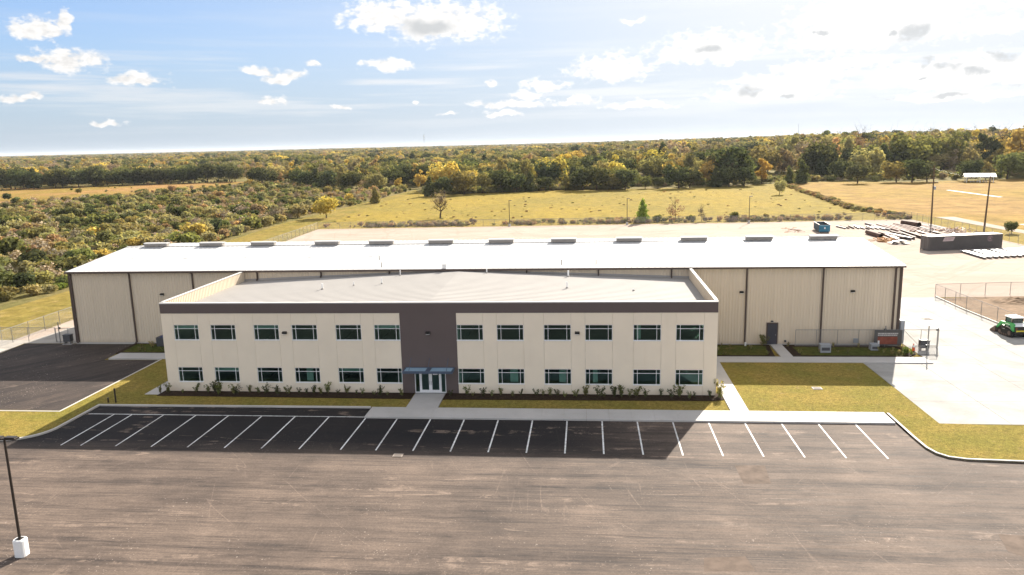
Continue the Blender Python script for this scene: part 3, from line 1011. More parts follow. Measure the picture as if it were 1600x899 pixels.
def wall_light(parent, x, y, z, scale=1.0):
    q = MB()
    s = scale
    q.box(-0.20 * s, 0.20 * s, -0.03, 0.0, 0.0, 0.26 * s, 'black_metal')
    q.add([(-.19 * s, -.03, .25 * s), (.19 * s, -.03, .25 * s), (.19 * s, -.26 * s, .20 * s), (-.19 * s, -.26 * s, .20 * s), (-.19 * s, -.03, .02 * s), (.19 * s, -.03, .02 * s), (.19 * s, -.2 * s, .08 * s), (-.19 * s, -.2 * s, .08 * s)],
          [(0, 1, 2, 3), (4, 7, 6, 5), (3, 2, 6, 7), (0, 3, 7, 4), (1, 5, 6, 2)], 'black_metal')
    o = part('wall_light', q, parent, (x, y, z))
    part('lens', MB().box(-0.16 * s, 0.16 * s, -0.2 * s, -0.04, -0.012, 0.012, 'white_metal', Matrix.Translation((0, 0, 0.03 * s))), o)


for x, z in ((-46.24, 5.7), (17.75, 5.65), (28.96, 5.7)):
    wall_light(wh, x, WY0 - 0.045, z)
wall_light(wh, 20.98, WY0 - 0.045, 2.55, 0.6)
d = part('door', MB().box(20.55, 21.5, WY0 - 0.10, WY0 - 0.05, 0.16, 2.38, 'door_slate'), wh)
part('door_frame', MB().box(20.44, 20.55, WY0 - .12, WY0 - .02, .16, 2.5, 'brown_trim').box(21.5, 21.61, WY0 - .12, WY0 - .02, .16, 2.5, 'brown_trim').box(20.55, 21.5, WY0 - .12, WY0 - .02, 2.38, 2.5, 'brown_trim'), wh)
part('handle', MB().box(21.36, 21.42, WY0 - 0.16, WY0 - 0.10, 1.1, 1.25, 'galvanised'), d)
part('meter_box', MB().box(33.95, 34.35, WY0 - 0.1, WY0 + 0.7, 0.3, 2.7, 'box_grey').box(33.8, 33.95, WY0 + 0.1, WY0 + 0.5, 0.4, 2.4, 'box_grey'), wh)
part('hose_bib', MB().box(29.3, 29.75, WY0 - 0.2, WY0 - 0.05, 0.35, 0.8, 'box_grey'), wh)
part('hose_bib', MB().box(22.3, 22.5, WY0 - 0.15, WY0 - 0.05, 0.4, 0.6, 'box_dark'), wh)

# ------------------------------------------------------------------ office building
OX0, OX1, OY = -36.58, 12.52, 6.08
TZ, BZ = 8.36, 7.40
of = thing('office_building', 'two storey cream office building with dark fascia and a dark entrance bay', 'office', (0, 0, 0))
WIN_X = [-34.31, -30.85, -26.83, -23.33, -19.32, -15.84, -8.51, -5.0, -0.93, 2.6, 6.68, 10.24]
WW = 1.165
ROWS = [(1.03, 2.41), (4.95, 6.35)]
TH = 0.25
cuts = []
edges = [OX0]
for x in WIN_X:
    edges += [x - WW, x + WW]
edges.append(OX1)
edges = sorted(edges)
DX0, DX1 = -13.58, -10.78
j = 0.006
for i in range(len(edges) - 1):
    a, c = edges[i], edges[i + 1]
    isw = any(abs((a + c) / 2 - x) < 0.02 and abs(c - a - 2 * WW) < 0.02 for x in WIN_X)
    if isw:
        for z0, z1 in ((0.0, ROWS[0][0]), (ROWS[0][1], ROWS[1][0]), (ROWS[1][1], BZ - 0.005)):
            part('wall_panel', MB().box(a + j, c - j, OY, OY + TH, z0, z1, 'cream_stucco'), of)
    elif a < -12 < c:
        # entrance bay, dark, with the doorway left open
        b = MB()
        b.box(a + j, DX0, OY - 0.012, OY + TH, 0, BZ - 0.005, 'brown_stucco')
        b.box(DX1, c - j, OY - 0.012, OY + TH, 0, BZ - 0.005, 'brown_stucco')
        b.box(DX0, DX1, OY - 0.012, OY + TH, 2.14, BZ - 0.005, 'brown_stucco')
        part('entrance_bay', b, of)
    else:
        part('wall_panel', MB().box(a + j, c - j, OY, OY + TH, 0, BZ - 0.005, 'cream_stucco'), of)
b = MB()
b.box(OX0, OX1, OY - 0.03, OY + TH, BZ, TZ - 0.09, 'brown_stucco')
part('fascia', b, of)
part('coping', MB().box(OX0 - 0.02, OX1 + 0.02, OY - 0.05, OY + TH + 0.06, TZ - 0.089, TZ, 'vent_cap'), of)
# side walls and parapets (ribbed inside)
YB = WY0 - 0.08
b = MB()
b.box(OX0, OX0 + 0.2, OY + TH + 0.002, YB, 0, TZ + 0.0, 'cream_stucco')
part('side_wall', b, of)
# right-hand side wall with window openings
SIDEW = [(12.7, 14.1), (15.4, 16.8)]
SIDEZ = [(0.9, 2.3), (4.5, 5.6)]
b = MB()
ys = [OY + TH + 0.002]
for a, c in SIDEW:
    ys += [a, c]
ys.append(YB)
for i in range(len(ys) - 1):
    if i % 2 == 0:
        b.box(OX1 - 0.2, OX1, ys[i], ys[i + 1], 0, TZ, 'cream_stucco')
    else:
        for z0, z1 in ((0, SIDEZ[0][0]), (SIDEZ[0][1], SIDEZ[1][0]), (SIDEZ[1][1], TZ)):
            b.box(OX1 - 0.2, OX1, ys[i], ys[i + 1], z0, z1, 'cream_stucco')
part('side_wall', b, of)
for sx, xa in ((1, OX0 + 0.2), (-1, OX1 - 0.2)):
    b = MB()
    y = OY + TH + 0.1
    while y < YB - 0.3:
        x2 = xa + sx * 0.03
        b.add([(xa + sx * .002, y, 7.2), (xa + sx * .002, y + .3, 7.2), (xa + sx * .002, y + .3, TZ - .02), (xa + sx * .002, y, TZ - .02)], [(0, 1, 2, 3)], 'cream_metal')
        b.box(min(xa + sx * .002, x2), max(xa + sx * .002, x2), y + 0.12, y + 0.19, 7.2, TZ - 0.02, 'cream_metal')
        y += 0.3
    part('parapet_lining', b, of)
    part('parapet_cap', MB().box(min(xa - sx * 0.22, xa + sx * 0.06), max(xa - sx * 0.22, xa + sx * 0.06), OY + TH + 0.062, YB, TZ + 0.001, TZ + 0.06, 'vent_cap'), of)
# roof: two slopes, panels run across, each a part
NP = 27
PY = (YB - (OY + TH) - 0.02) / NP
RX = -12.1
for side in (0, 1):
    xa, xb = (OX0 + 0.2, RX) if side == 0 else (RX, OX1 - 0.2)
    za, zb = (7.28, 8.3) if side == 0 else (8.3, 7.28)
    b = MB()
    pr = [(0.0, 0.0), (PY - 0.05, 0.0), (PY - 0.04, 0.022), (PY - 0.015, 0.022), (PY - 0.003, 0.0)]
    vs = [(xa, y, za + z) for y, z in pr] + [(xb, y, zb + z) for y, z in pr]
    b.add(vs, [(i + 1, i, 5 + i, 6 + i) for i in range(4)], 'grey_roof')
    me = b.mesh('roof_panel')
    for i in range(NP):
        link('roof_panel', me, of, (0, OY + TH + 0.01 + i * PY, 0))
part('roof_flashing', MB().add([(OX0 + .2, YB - .05, 7.32), (RX, YB - .05, 8.34), (OX1 - .2, YB - .05, 7.32), (OX0 + .2, YB + .01, 7.52), (RX, YB + .01, 8.42), (OX1 - .2, YB + .01, 7.52)], [(0, 1, 4, 3), (1, 2, 5, 4)], 'grey_roof'), of)
for x, y, h, rr in ((-24.75, 15.3, 0.62, 0.085), (-21.92, 16.6, 0.40, 0.05), (-19.07, 16.8, 0.62, 0.06), (-0.3, 15.0, 0.62, 0.075), (6.05, 14.9, 0.18, 0.07), (-18.3, 21.5, 0.6, 0.05), (-0.33, 21.4, 0.65, 0.09), (-9.0, 21.9, 0.5, 0.06)):
    z = office_roof_z(x)
    o = part('vent_pipe', MB().tube((x, y, z - 0.05), (x, y, z + h), rr, rr, 10, 'white_metal'), of)
    part('collar', MB().tube((x, y, z), (x, y, z + 0.12), rr * 2.1, rr * 1.1, 10, 'vent_metal'), o)
# interior: floors, back wall, partitions
b = MB()
xi0, xi1, yi0, yi1 = OX0 + 0.21, OX1 - 0.21, OY + TH + 0.01, 18.0
b.box(xi0, xi1, yi0, yi1, 0.0, 0.12, 'carpet')
b.box(xi0, xi1, yi0, yi1, 3.3, 3.9, 'interior')
b.box(xi0, xi1, yi0, yi1, 3.9, 3.94, 'carpet')
b.box(xi0, xi1, yi0, yi1, 7.0, 7.1, 'interior')
b.box(xi0, xi1, yi1, yi1 + 0.2, 0, 7.1, 'interior_dark')
for x in (-29.0, -21.3, -17.6, -14.8, -9.6, -3.0, 0.9, 4.6):
    for z0, z1 in ((0.12, 3.3), (3.94, 7.0)):
        b.box(x - 0.07, x + 0.07, yi0, yi1, z0, z1, 'interior')
part('interior', b, of)
# windows: frame plus six panes
FR = 0.042


def window_meshes(w, h):
    f = MB()
    d0, d1 = 0.03, 0.12
    mx = 0.36
    tz = h - 0.36
    f.box(-w, -w + FR, d0, d1, 0, h, 'white_metal').box(w - FR, w, d0, d1, 0, h, 'white_metal')
    f.box(-w + FR, w - FR, d0, d1, 0, FR, 'white_metal').box(-w + FR, w - FR, d0, d1, h - FR, h, 'white_metal')
    f.box(-w + mx - .018, -w + mx + .018, d0, d1, FR, h - FR, 'white_metal').box(w - mx - .018, w - mx + .018, d0, d1, FR, h - FR, 'white_metal')
    for xa, xb in ((-w + FR, -w + mx - .018), (-w + mx + .018, w - mx - .018), (w - mx + .018, w - FR)):
        f.box(xa, xb, d0, d1, tz - .018, tz + .018, 'white_metal')
    f.box(-w - 0.02, w + 0.02, -0.03, d0, -0.04, -0.002, 'white_metal')
    panes = []
    for xa, xb in ((-w + FR, -w + mx - .018), (-w + mx + .018, w - mx - .018), (w - mx + .018, w - FR)):
        for za, zb in ((FR, tz - .018), (tz + .018, h - FR)):
            p = MB()
            p.add([(xa, 0.08, za), (xb, 0.08, za), (xb, 0.08, zb), (xa, 0.08, zb)], [(0, 1, 2, 3)], 'window_glass')
            panes.append(p.mesh('pane'))
    return f.mesh('window'), panes


BLINDS = {(0, 1): ('drop', 0, .42), (2, 1): ('drop', 0, .36), (3, 0): ('side', -.3, .3), (7, 0): ('side', -.15, .55), (8, 0): ('side', .1, .68), (9, 0): ('side', -.5, -.1), (1, 0): ('drop', 0, .34), (5, 1): ('drop', 0, .30), (10, 1): ('side', -.9, -.5), (4, 0): ('drop', 0, .3)}
for z0, z1 in ROWS:
    fm, pm = window_meshes(WW - 0.004, z1 - z0 - 0.004)
    for x in WIN_X:
        wdw = link('window', fm, of, (x, OY, z0 + 0.002))
        for p in pm:
            link('pane', p, wdw)
        q = BLINDS.get((WIN_X.index(x), ROWS.index((z0, z1))))
        if q:
            kind, a, c = q
            b = MB()
            if kind == 'drop':
                n_ = max(2, int(c / .08))
                for i in range(n_):
                    zz = (z1 - z0) - .05 - c * i / n_
                    b.box(-WW + .06, WW - .06, .2, .24, zz - c / n_ * .72, zz, 'blind_slat')
            else:
                b.box(a, c, .6, .66, .0, z1 - z0, 'blind_slat')
            part('blind', b, wdw)
for z0, z1 in SIDEZ:
    for a, c in SIDEW:
        sm, sp = window_meshes((c - a) / 2 - 0.004, z1 - z0 - 0.004)
        wdw = link('window', sm, of, (OX1, (a + c) / 2, z0 + 0.002), R(90))
        for p in sp:
            link('pane', p, wdw)
# entrance: frame, two glazed doors, two sidelights
cx = (DX0 + DX1) / 2
b = MB()
hw = (DX1 - DX0) / 2
f = 'white_metal'
b.box(-hw, -hw + .07, .02, .14, 0.16, 2.13, f).box(hw - .07, hw, .02, .14, 0.16, 2.13, f)
b.box(-hw + .07, hw - .07, .02, .14, 2.06, 2.13, f)
b.box(-hw + .42, -hw + .49, .02, .14, 0.16, 2.06, f).box(hw - .49, hw - .42, .02, .14, 0.16, 2.06, f)
b.box(-hw + .07, -hw + .42, .02, .14, 0.16, 0.24, f).box(hw - .42, hw - .07, .02, .14, 0.16, 0.24, f)
part('entrance_frame', b, of, (cx, OY, 0))
for s in (-1, 1):
    a, c = (-hw + .49, -0.004) if s < 0 else (0.004, hw - .49)
    b = MB()
    b.box(a, a + .14, .0, .06, .16, 2.055, f).box(c - .14, c, .0, .06, .16, 2.055, f)
    b.box(a + .14, c - .14, .0, .06, 1.93, 2.055, f).box(a + .14, c - .14, .0, .06, .16, .42, f)
    dr = part('entrance_door', b, of, (cx, OY + 0.03, 0))
    part('door_glass', MB().add([(a + .14, .03, .42), (c - .14, .03, .42), (c - .14, .03, 1.93), (a + .14, .03, 1.93)], [(0, 1, 2, 3)], 'window_glass'), dr)
    hx = c - .07 if s < 0 else a + .07
    part('handle', MB().tube((hx, -.05, .9), (hx, -.05, 1.25), .015, .015, 6, 'galvanised').tube((hx, -.05, .93), (hx, .0, .93), .012, .012, 6, 'galvanised').tube((hx, -.05, 1.22), (hx, .0, 1.22), .012, .012, 6, 'galvanised'), dr)
    if s > 0:
        part('notice', MB().box(a + .22, c - .26, .018, .026, 1.80, 1.92, 'white_metal'), dr)
for a, c in ((-hw + .07, -hw + .42), (hw - .42, hw - .07)):
    part('sidelight', MB().add([(a, .08, .24), (c, .08, .24), (c, .08, 2.06), (a, .08, 2.06)], [(0, 1, 2, 3)], 'window_glass'), of, (cx, OY, 0))
# canopy over the entrance: dark blue frame, two pale panels
b = MB()
cx0, cx1, cy0, cy1 = -14.35, -9.95, 4.75, OY - 0.02
zt, zb = 2.52, 2.32
for (xa, xb) in ((cx0, cx0 + .12), (cx1 - .12, cx1), (-12.35, -11.95)):
    b.box(xa, xb, cy0, cy1, zb, zt, 'canopy_frame')
for ya, yb in ((cy0, cy0 + .1), (cy1 - .1, cy1)):
    for xa, xb in ((cx0 + .12, -12.35), (-11.95, cx1 - .12)):
        b.box(xa, xb, ya, yb, zb, zt, 'canopy_frame')
for x in (-13.8, -12.15, -10.5):
    b.tube((x, cy0 + 0.2, zt), (x, OY - 0.02, 3.35), 0.02, 0.02, 6, 'canopy_frame')
cn = part('canopy', b, of)
for xa, xb in ((cx0 + .12, -12.35), (-11.95, cx1 - .12)):
    part('canopy_panel', MB().box(xa + .003, xb - .003, cy0 + .103, cy1 - .103, zt - .07, zt - .03, 'canopy_blue'), cn)
for x in (-25.13, -12.2, 0.77):
    wall_light(of, x, OY - (0.012 if x == -12.2 else 0.0), 5.5)

# ------------------------------------------------------------------ fences and gates
def fence(name, label, pts, h=1.9, step=3.05, cat='fence', rail=True, post_r=0.035, post_mat='galvanised', bottom=False):
    root = thing(name, label, cat, (pts[0][0], pts[0][1], 0))
    o0 = Vector((pts[0][0], pts[0][1], 0))
    pm = MB().tube((0, 0, 0), (0, 0, h + 0.06), post_r, post_r, 6, post_mat).mesh('post')
    fab, rl = MB(), MB()
    for a, c in zip(pts[:-1], pts[1:]):
        A, C2 = Vector((a[0], a[1], 0)) - o0, Vector((c[0], c[1], 0)) - o0
        n = max(1, round((C2 - A).length / step))
        for i in range(n + (1 if c == pts[-1] else 0)):
            q = A + (C2 - A) * i / n
            link('post', pm, root, q)
        fab.add([(A.x, A.y, 0.04), (C2.x, C2.y, 0.04), (C2.x, C2.y, h), (A.x, A.y, h)], [(0, 1, 2, 3)], 'chain_link')
        rl.tube((A.x, A.y, h), (C2.x, C2.y, h), 0.026, 0.026, 6, post_mat)
        if bottom:
            rl.tube((A.x, A.y, 0.1), (C2.x, C2.y, 0.1), 0.02, 0.02, 6, post_mat)
    part('mesh_fabric', fab, root)
    if rail:
        part('rail', rl, root)
    return root


fence('chain_link_fence', 'long chain link fence along the back of the stone yard, before the field', [(-71.1, 142.4), (-20, 144.4), (48, 145.2), (85, 147.6)], 1.85)
fence('chain_link_fence', 'chain link fence running back along the mown strip beside the scrub', [(-65.6, 20.5), (-66.2, 35), (-68.6, 85), (-71.1, 142.4)], 1.85)
fence('chain_link_fence', 'chain link fence between the stone yard and the access road by the utility poles', [(85, 147.6), (85.6, 122), (86.2, 97), (86.6, 70)], 1.85)
fence('chain_link_fence', 'chain link fence round the bare dirt patch behind the green track loader', [(90, 50.2), (58.4, 49.2), (48.3, 48.1), (48.5, 40), (48.95, 30), (49.8, 12)], 1.75)
fence('field_fence', 'low wire fence running back between the green field and the golden field', [(85.0, 150), (80.5, 180), (86.5, 240), (91.5, 300)], 1.2, 6.0, 'fence', True, 0.05, 'wood_pole')
fence('chain_link_fence', 'short chain link fence left of the drive gate, on the concrete apron', [(-85, 24.3), (-67.5, 23.9), (-60.4, 23.6)], 1.75)


def gate(name, label, x0, x1, y, h, n, braces, tall):
    root = thing(name, label, 'gate', (x0, y, 0))
    L = x1 - x0
    fr = MB()
    fr.tube((0, 0, h), (L, 0, h), .03, .03, 6, 'galvanised').tube((0, 0, .12), (L, 0, .12), .03, .03, 6, 'galvanised')
    for i in range(n + 1):
        fr.tube((L * i / n, 0, .12), (L * i / n, 0, h), .025, .025, 6, 'galvanised')
    part('gate_frame', fr, root)
    for i, s in braces:
        a, c = L * i / n, L * (i + 1) / n
        part('brace', MB().tube((a, 0, .14 if s > 0 else h - .02), (c, 0, h - .02 if s > 0 else .14), .018, .018, 6, 'galvanised'), root)
    part('mesh_fabric', MB().add([(0, .03, .12), (L, .03, .12), (L, .03, h), (0, .03, h)], [(0, 1, 2, 3)], 'chain_link'), root)
    for x, hh in tall:
        p = part('gate_post', MB().tube((x, -.12, 0), (x, -.12, hh), .055, .055, 8, 'galvanised'), root)
        part('roller', MB().box(x - .12, x + .12, -.06, .06, h - .1, h + .12, 'black_metal'), p)
    return root


gate('slide_gate', 'long chain link sliding gate standing against the warehouse wall by the red banner', 23.3, 33.9, 22.35, 1.85, 5, [(4, 1)], [(8.95, 2.3)])
gate('slide_gate', 'chain link gate leaf by the dark gate operator and orange cone', 33.95, 37.4, 22.0, 1.95, 2, [(0, -1)], [(3.3, 2.2)])
gate('yard_gate', 'tall post with a short chain link gate leaf at the end of the warehouse walk', 34.0, 36.1, 19.2, 1.0, 1, [], [(1.12, 3.1)])
gate('drive_gate', 'chain link sliding gate across the side drive at the far end of the warehouse', -60.2, -54.2, 23.45, 1.75, 4, [], [(0.5, 2.5), (4.3, 2.3)])


def gate_operator(label, x, y):
    o = link('gate_operator', MB().box(-.42, .42, -.3, .3, .3, 1.05, 'box_dark').box(-.46, .46, -.34, .34, 1.05, 1.1, 'box_dark').mesh('gate_operator'), None, (x, y, 0.04))
    tag(o, label, 'gate operator', 'gate operators')
    part('leg', MB().box(-.4, -.3, -.25, .25, 0, .3, 'galvanised'), o)
    part('leg', MB().box(.3, .4, -.25, .25, 0, .3, 'galvanised'), o)
    part('base_pad', MB().box(-.55, .55, -.4, .4, -.03, .0, 'walk_concrete'), o)


gate_operator('dark gate operator box beside the orange cone by the right-hand gate', 35.6, 21.0)
gate_operator('dark gate operator box beside the drive gate at the far end of the warehouse', -58.4, 22.95)

cone = link('traffic_cone', MB().lathe([(.16, .04), (.03, .7), (.025, .72)], 12, 'cone_orange').mesh('traffic_cone'), None, (34.6, 21.0, 0.05))
tag(cone, 'orange traffic cone beside the dark gate operator', 'cone')
part('cone_base', MB().box(-.2, .2, -.2, .2, 0, .04, 'cone_orange'), cone)
part('cone_band', MB().lathe([(.112, .34), (.078, .52)], 12, 'white_metal'), cone)

# banner tied on the gate
bn = link('banner', MB().box(0, 2.75, -.02, .0, 0, 1.62, 'banner_grey').mesh('banner'), None, (31.15, 22.20, 0.25))
tag(bn, 'grey and red banner tied to the sliding gate at the warehouse corner', 'banner')
part('red_field', MB().box(.35, 2.3, -.028, -.021, .12, .92, 'banner_red'), bn)
w = MB()
for r, z in enumerate((1.20, 1.02)):
    x = 0.35
    for q in range(11):
        l = [.2, .12, .24, .16, .1, .22, .14, .2, .18, .12, .16][(q + 3 * r) % 11]
        if x + l > 2.35:
            break
        w.box(x, x + l, -.028, -.021, z, z + .11, 'banner_white')
        x += l + 0.035
part('lettering', w, bn)

# boxes by the warehouse bed
for lab, x, y, sx, sz in (('larger pale grey cabinet in the planting bed in front of the warehouse', 25.6, 20.0, 1.0, .8), ('small pale grey cabinet in the bed near the red banner', 30.7, 20.9, .75, .6)):
    o = link('utility_box', MB().box(-sx / 2, sx / 2, -.35, .35, .0, sz, 'box_grey').mesh('utility_box'), None, (x, y, 0.12))
    tag(o, lab, 'utility box')
    part('lid', MB().box(-sx / 2 - .03, sx / 2 + .03, -.38, .38, sz, sz + .05, 'box_grey'), o)
    part('louvre', MB().box(-sx / 2 + .1, sx / 2 - .1, -.365, -.351, sz * .3, sz * .7, 'box_dark'), o)
o = link('pipe_stub', MB().tube((0, 0, 0), (0, 0, .75), .09, .09, 10, 'white_metal').mesh('pipe_stub'), None, (31.45, 21.75, 0.1))
tag(o, 'short white pipe standing in the bed beside the small grey cabinet', 'pipe')
o = link('pipe_stub', MB().tube((0, 0, 0), (0, 0, .4), .1, .1, 10, 'white_metal').mesh('pipe_stub'), None, (18.2, 22.3, 0.1))
tag(o, 'white drain pipe stub at the warehouse wall under a brown downspout', 'pipe')
o = link('condenser', MB().box(-1.1, 1.1, -.5, .5, 0, 1.05, 'box_dark').mesh('condenser'), None, (-45.6, 21.9, 0.12))
tag(o, 'dark condenser unit with blue cover by the far office corner', 'condenser')
part('cover', MB().add([(-.7, -.52, 1.05), (1.1, -.52, 1.05), (1.1, .52, 1.05), (-.7, .52, 1.05), (-.2, -.4, 1.45), (1.0, -.4, 1.5), (1.0, .4, 1.5), (-.2, .4, 1.45)], [(4, 5, 6, 7), (0, 1, 5, 4), (1, 2, 6, 5), (2, 3, 7, 6), (3, 0, 4, 7)], 'box_blue'), o)
for x, h, lab in ((-39.7, 1.25, 'dark short pipe post on the grass at the corner of the bays'), (-40.4, .4, 'knee high stub beside the taller pipe post at the corner of the bays')):
    o = link('pipe_post', MB().tube((0, 0, 0), (0, 0, h), .07, .07, 8, 'bronze_metal').mesh('pipe_post'), None, (x, 2.9, 0.1))
    tag(o, lab, 'post')
    part('cap', MB().tube((0, 0, h), (0, 0, h + .04), .09, .07, 8, 'bronze_metal'), o)

# ------------------------------------------------------------------ lamps and poles
lm = thing('parking_lamp', 'dark parking lot lamp on a white concrete base at the near edge of the lot', 'street lamp', (-29.45, -21.6, 0))
bb = MB()
pr = []
for q in range(16):
    a = 2 * math.pi * (q + .5) / 16
    cx_, sy_ = math.cos(a), math.sin(a)
    pr.append((.31 * math.copysign(abs(cx_) ** .6, cx_), .31 * math.copysign(abs(sy_) ** .6, sy_)))
bb.prism(pr, 0, .94, 'white_metal')
bb.prism([(x * .9, y * .9) for x, y in pr], .94, .99, 'white_metal')
part('concrete_base', bb, lm)
part('base_plate', MB().box(-.16, .16, -.16, .16, .99, 1.03, 'bronze_metal'), lm)
part('pole', MB().tube((0, 0, 1.03), (0, 0, 6.85), .075, .06, 10, 'bronze_metal'), lm)
hd = part('lamp_head', MB().box(.02, .75, -.17, .17, 6.78, 6.86, 'bronze_metal').box(.1, .68, -.13, .13, 6.86, 6.92, 'bronze_metal').box(-.75, -.02, -.17, .17, 6.78, 6.86, 'bronze_metal').box(-.68, -.1, -.13, .13, 6.86, 6.92, 'bronze_metal'), lm)
part('lens', MB().box(.15, .7, -.14, .14, 6.765, 6.78, 'white_metal').box(-.7, -.15, -.14, .14, 6.765, 6.78, 'white_metal'), hd)
yl = None
for (x, y, lab) in ((-18.8, 143.0, 'thin yard light pole at the back fence nearest the bare tree'), (12.1, 142.8, 'thin yard light pole at the back fence beside the young pine'), (43.2, 143.0, 'thin yard light pole at the back fence near the open dumpster')):
    if yl is None:
        yl = thing('yard_light', lab, 'light pole', (x, y, 0), 0, 'yard light poles')
        part('base', MB().tube((0, 0, 0), (0, 0, .7), .32, .3, 10, 'walk_concrete'), yl)
        part('pole', MB().tube((0, 0, .7), (0, 0, 6.9), .1, .075, 8, 'bronze_metal'), yl)
        part('lamp_head', MB().box(-.1, .7, -.18, .18, 6.85, 6.98, 'bronze_metal'), yl)
    else:
        copy_thing(yl, (x, y, 0), 0.2, lab)
up = thing('utility_pole', 'wooden utility pole with a crossarm by the rusty steel stacks', 'utility pole', (85.2, 136.5, 0))
part('pole', MB().tube((0, 0, 0), (-.3, 0, 14.2), .2, .13, 10, 'wood_pole'), up)
part('crossarm', MB().box(-1.35, .85, -.08, .08, 9.9, 10.1, 'wood_pole'), up)
part('crossarm', MB().box(-.9, .4, -.07, .07, 13.2, 13.36, 'wood_pole'), up)
for x in (-1.25, -.75, .3, .75):
    part('insulator', MB().lathe([(.06, 10.1), (.09, 10.2), (.05, 10.32)], 8, 'vent_cap', (x, 0)), up)
part('transformer', MB().tube((.1, -.3, 8.3), (.1, -.3, 9.1), .24, .24, 12, 'box_grey'), up)
up2 = thing('utility_pole', 'plain wooden pole without a crossarm behind the long dark container', 'utility pole', (88.2, 117.6, 0))
part('pole', MB().tube((0, 0, 0), (.3, 0, 12.3), .2, .13, 10, 'wood_pole'), up2)
part('cap', MB().tube((.3, 0, 12.3), (.3, 0, 12.5), .1, .06, 8, 'galvanised'), up2)
wr = MB()
for k_, (za, zb) in enumerate(((10.35, 11.6), (13.4, 11.9))):
    prev = None
    for i in range(13):
        t = i / 12
        q = Vector((84.9 + (88.5 - 84.9) * t, 136.5 + (117.6 - 136.5) * t, za + (zb - za) * t - .5 * math.sin(math.pi * t)))
        if prev is not None:
            wr.tube(prev, q, .014, .014, 4, 'black_metal', False)
        prev = q
tag(link('power_line', wr.mesh('power_line')), 'thin power lines slung between the two wooden poles', 'power line')

# ------------------------------------------------------------------ yard objects
ct = thing('container', 'long dark grey storage container with a pale sign in the stone yard', 'container', (65.35, 90.5, 0), math.atan2(3.25, 14.5))
CL, CW, CH = 14.9, 2.6, 2.75
b = MB()
b.box(.05, CL - .05, .05, CW - .05, .12, CH - .05, 'container_paint')
nrib = 72
for i in range(nrib):
    x = .12 + i * (CL - .24) / nrib
    b.box(x, x + .1, .012, .05, .2, CH - .2, 'container_paint')
part('body', b, ct)
part('roof', MB().box(.0, CL, .0, CW, CH - .05, CH, 'container_roof'), ct)
fr = MB()
for x in (0, CL - .14):
    for y in (0, CW - .14):
        fr.box(x, x + .14, y, y + .14, .0, CH - .051, 'container_paint')
fr.box(.14, CL - .14, .0, .06, .06, .2, 'container_paint')
part('corner_frame', fr, ct)
for y in (.12, 1.32):
    part('end_door', MB().box(-.03, .048, y, y + 1.15, .2, CH - .2, 'container_paint').tube((-.05, y + .4, .25), (-.05, y + .4, CH - .25), .025, .025, 6, 'galvanised'), ct)
s = MB()
s.add([(2.6, -.004, 1.75), (4.75, -.004, 1.75), (5.15, -.004, 2.5), (3.0, -.004, 2.5), (2.6, .012, 1.75), (4.75, .012, 1.75), (5.15, .012, 2.5), (3.0, .012, 2.5)], [(0, 1, 2, 3), (0, 3, 7, 4), (1, 5, 6, 2), (3, 2, 6, 7), (0, 4, 5, 1)], 'sign_pink')
sg = part('sign', s, ct)
w = MB()
for z, segs in ((2.2, [(3.05, 3.5), (3.56, 4.1), (4.16, 4.7)]), (1.98, [(3.15, 3.6), (3.66, 4.3)])):
    for a, c in segs:
        w.box(a, c, -.008, -.0045, z, z + .09, 'logo_pink')
part('lettering', w, sg)
lg = MB()
for r0, r1, a0, a1 in ((.40, .52, 20, 330), (.0, .2, 0, 360)):
    n = 20
    pts = [(12.3 + r1 * math.cos(R(a0 + (a1 - a0) * i / n)), 1.95 + r1 * math.sin(R(a0 + (a1 - a0) * i / n))) for i in range(n + 1)]
    ins = [(12.3 + r0 * math.cos(R(a0 + (a1 - a0) * i / n)), 1.95 + r0 * math.sin(R(a0 + (a1 - a0) * i / n))) for i in range(n + 1)]
    for i in range(n):
        lg.add([(pts[i][0], -.004, pts[i][1]), (pts[i + 1][0], -.004, pts[i + 1][1]), (ins[i + 1][0], -.004, ins[i + 1][1]), (ins[i][0], -.004, ins[i][1])], [(0, 1, 2, 3)], 'logo_pink')
part('logo', lg, ct)

dp = thing('dumpster', 'open top roll off dumpster with a blue end, by the back of the yard', 'dumpster', (54.35, 121.2, 0), R(-6))
L_, W_, H_ = 6.8, 2.35, 1.75
b = MB()
t = .08
b.box(0, t, t, L_, .25, H_, 'dumpster_grey').box(W_ - t, W_, t, L_, .25, H_, 'dumpster_grey').box(t, W_ - t, L_ - t, L_, .25, H_, 'dumpster_grey')
for i in range(9):
    y = .4 + i * .75
    b.box(-.06, -.001, y, y + .1, .25, H_ - .12, 'dumpster_grey').box(W_ + .001, W_ + .06, y, y + .1, .25, H_ - .12, 'dumpster_grey')
part('body', b, dp)
part('end_wall', MB().box(-.0, W_, -.0, t - .002, .25, H_, 'dumpster_blue').box(.3, .45, -.06, 0, .25, H_, 'dumpster_blue').box(W_ - .45, W_ - .3, -.06, 0, .25, H_, 'dumpster_blue').box(0, W_, -.08, -.061, .85, 1.0, 'dumpster_blue'), dp)
part('floor', MB().box(t, W_ - t, t, L_ - t, .2, .3, 'dumpster_inside').box(t + .001, t + .02, t, L_ - t, .3, H_ - .1, 'dumpster_inside').box(W_ - t - .02, W_ - t - .001, t, L_ - t, .3, H_ - .1, 'dumpster_inside'), dp)
part('rim', MB().box(-.06, .1, -.02, L_, H_ + .001, H_ + .12, 'container_roof').box(W_ - .1, W_ + .06, -.02, L_, H_ + .001, H_ + .12, 'container_roof').box(.1, W_ - .1, L_ - .14, L_, H_ + .001, H_ + .12, 'dumpster_grey'), dp)
part('hook', MB().box(W_ / 2 - .15, W_ / 2 + .15, -.2, -.082, .9, 1.3, 'white_metal'), dp)
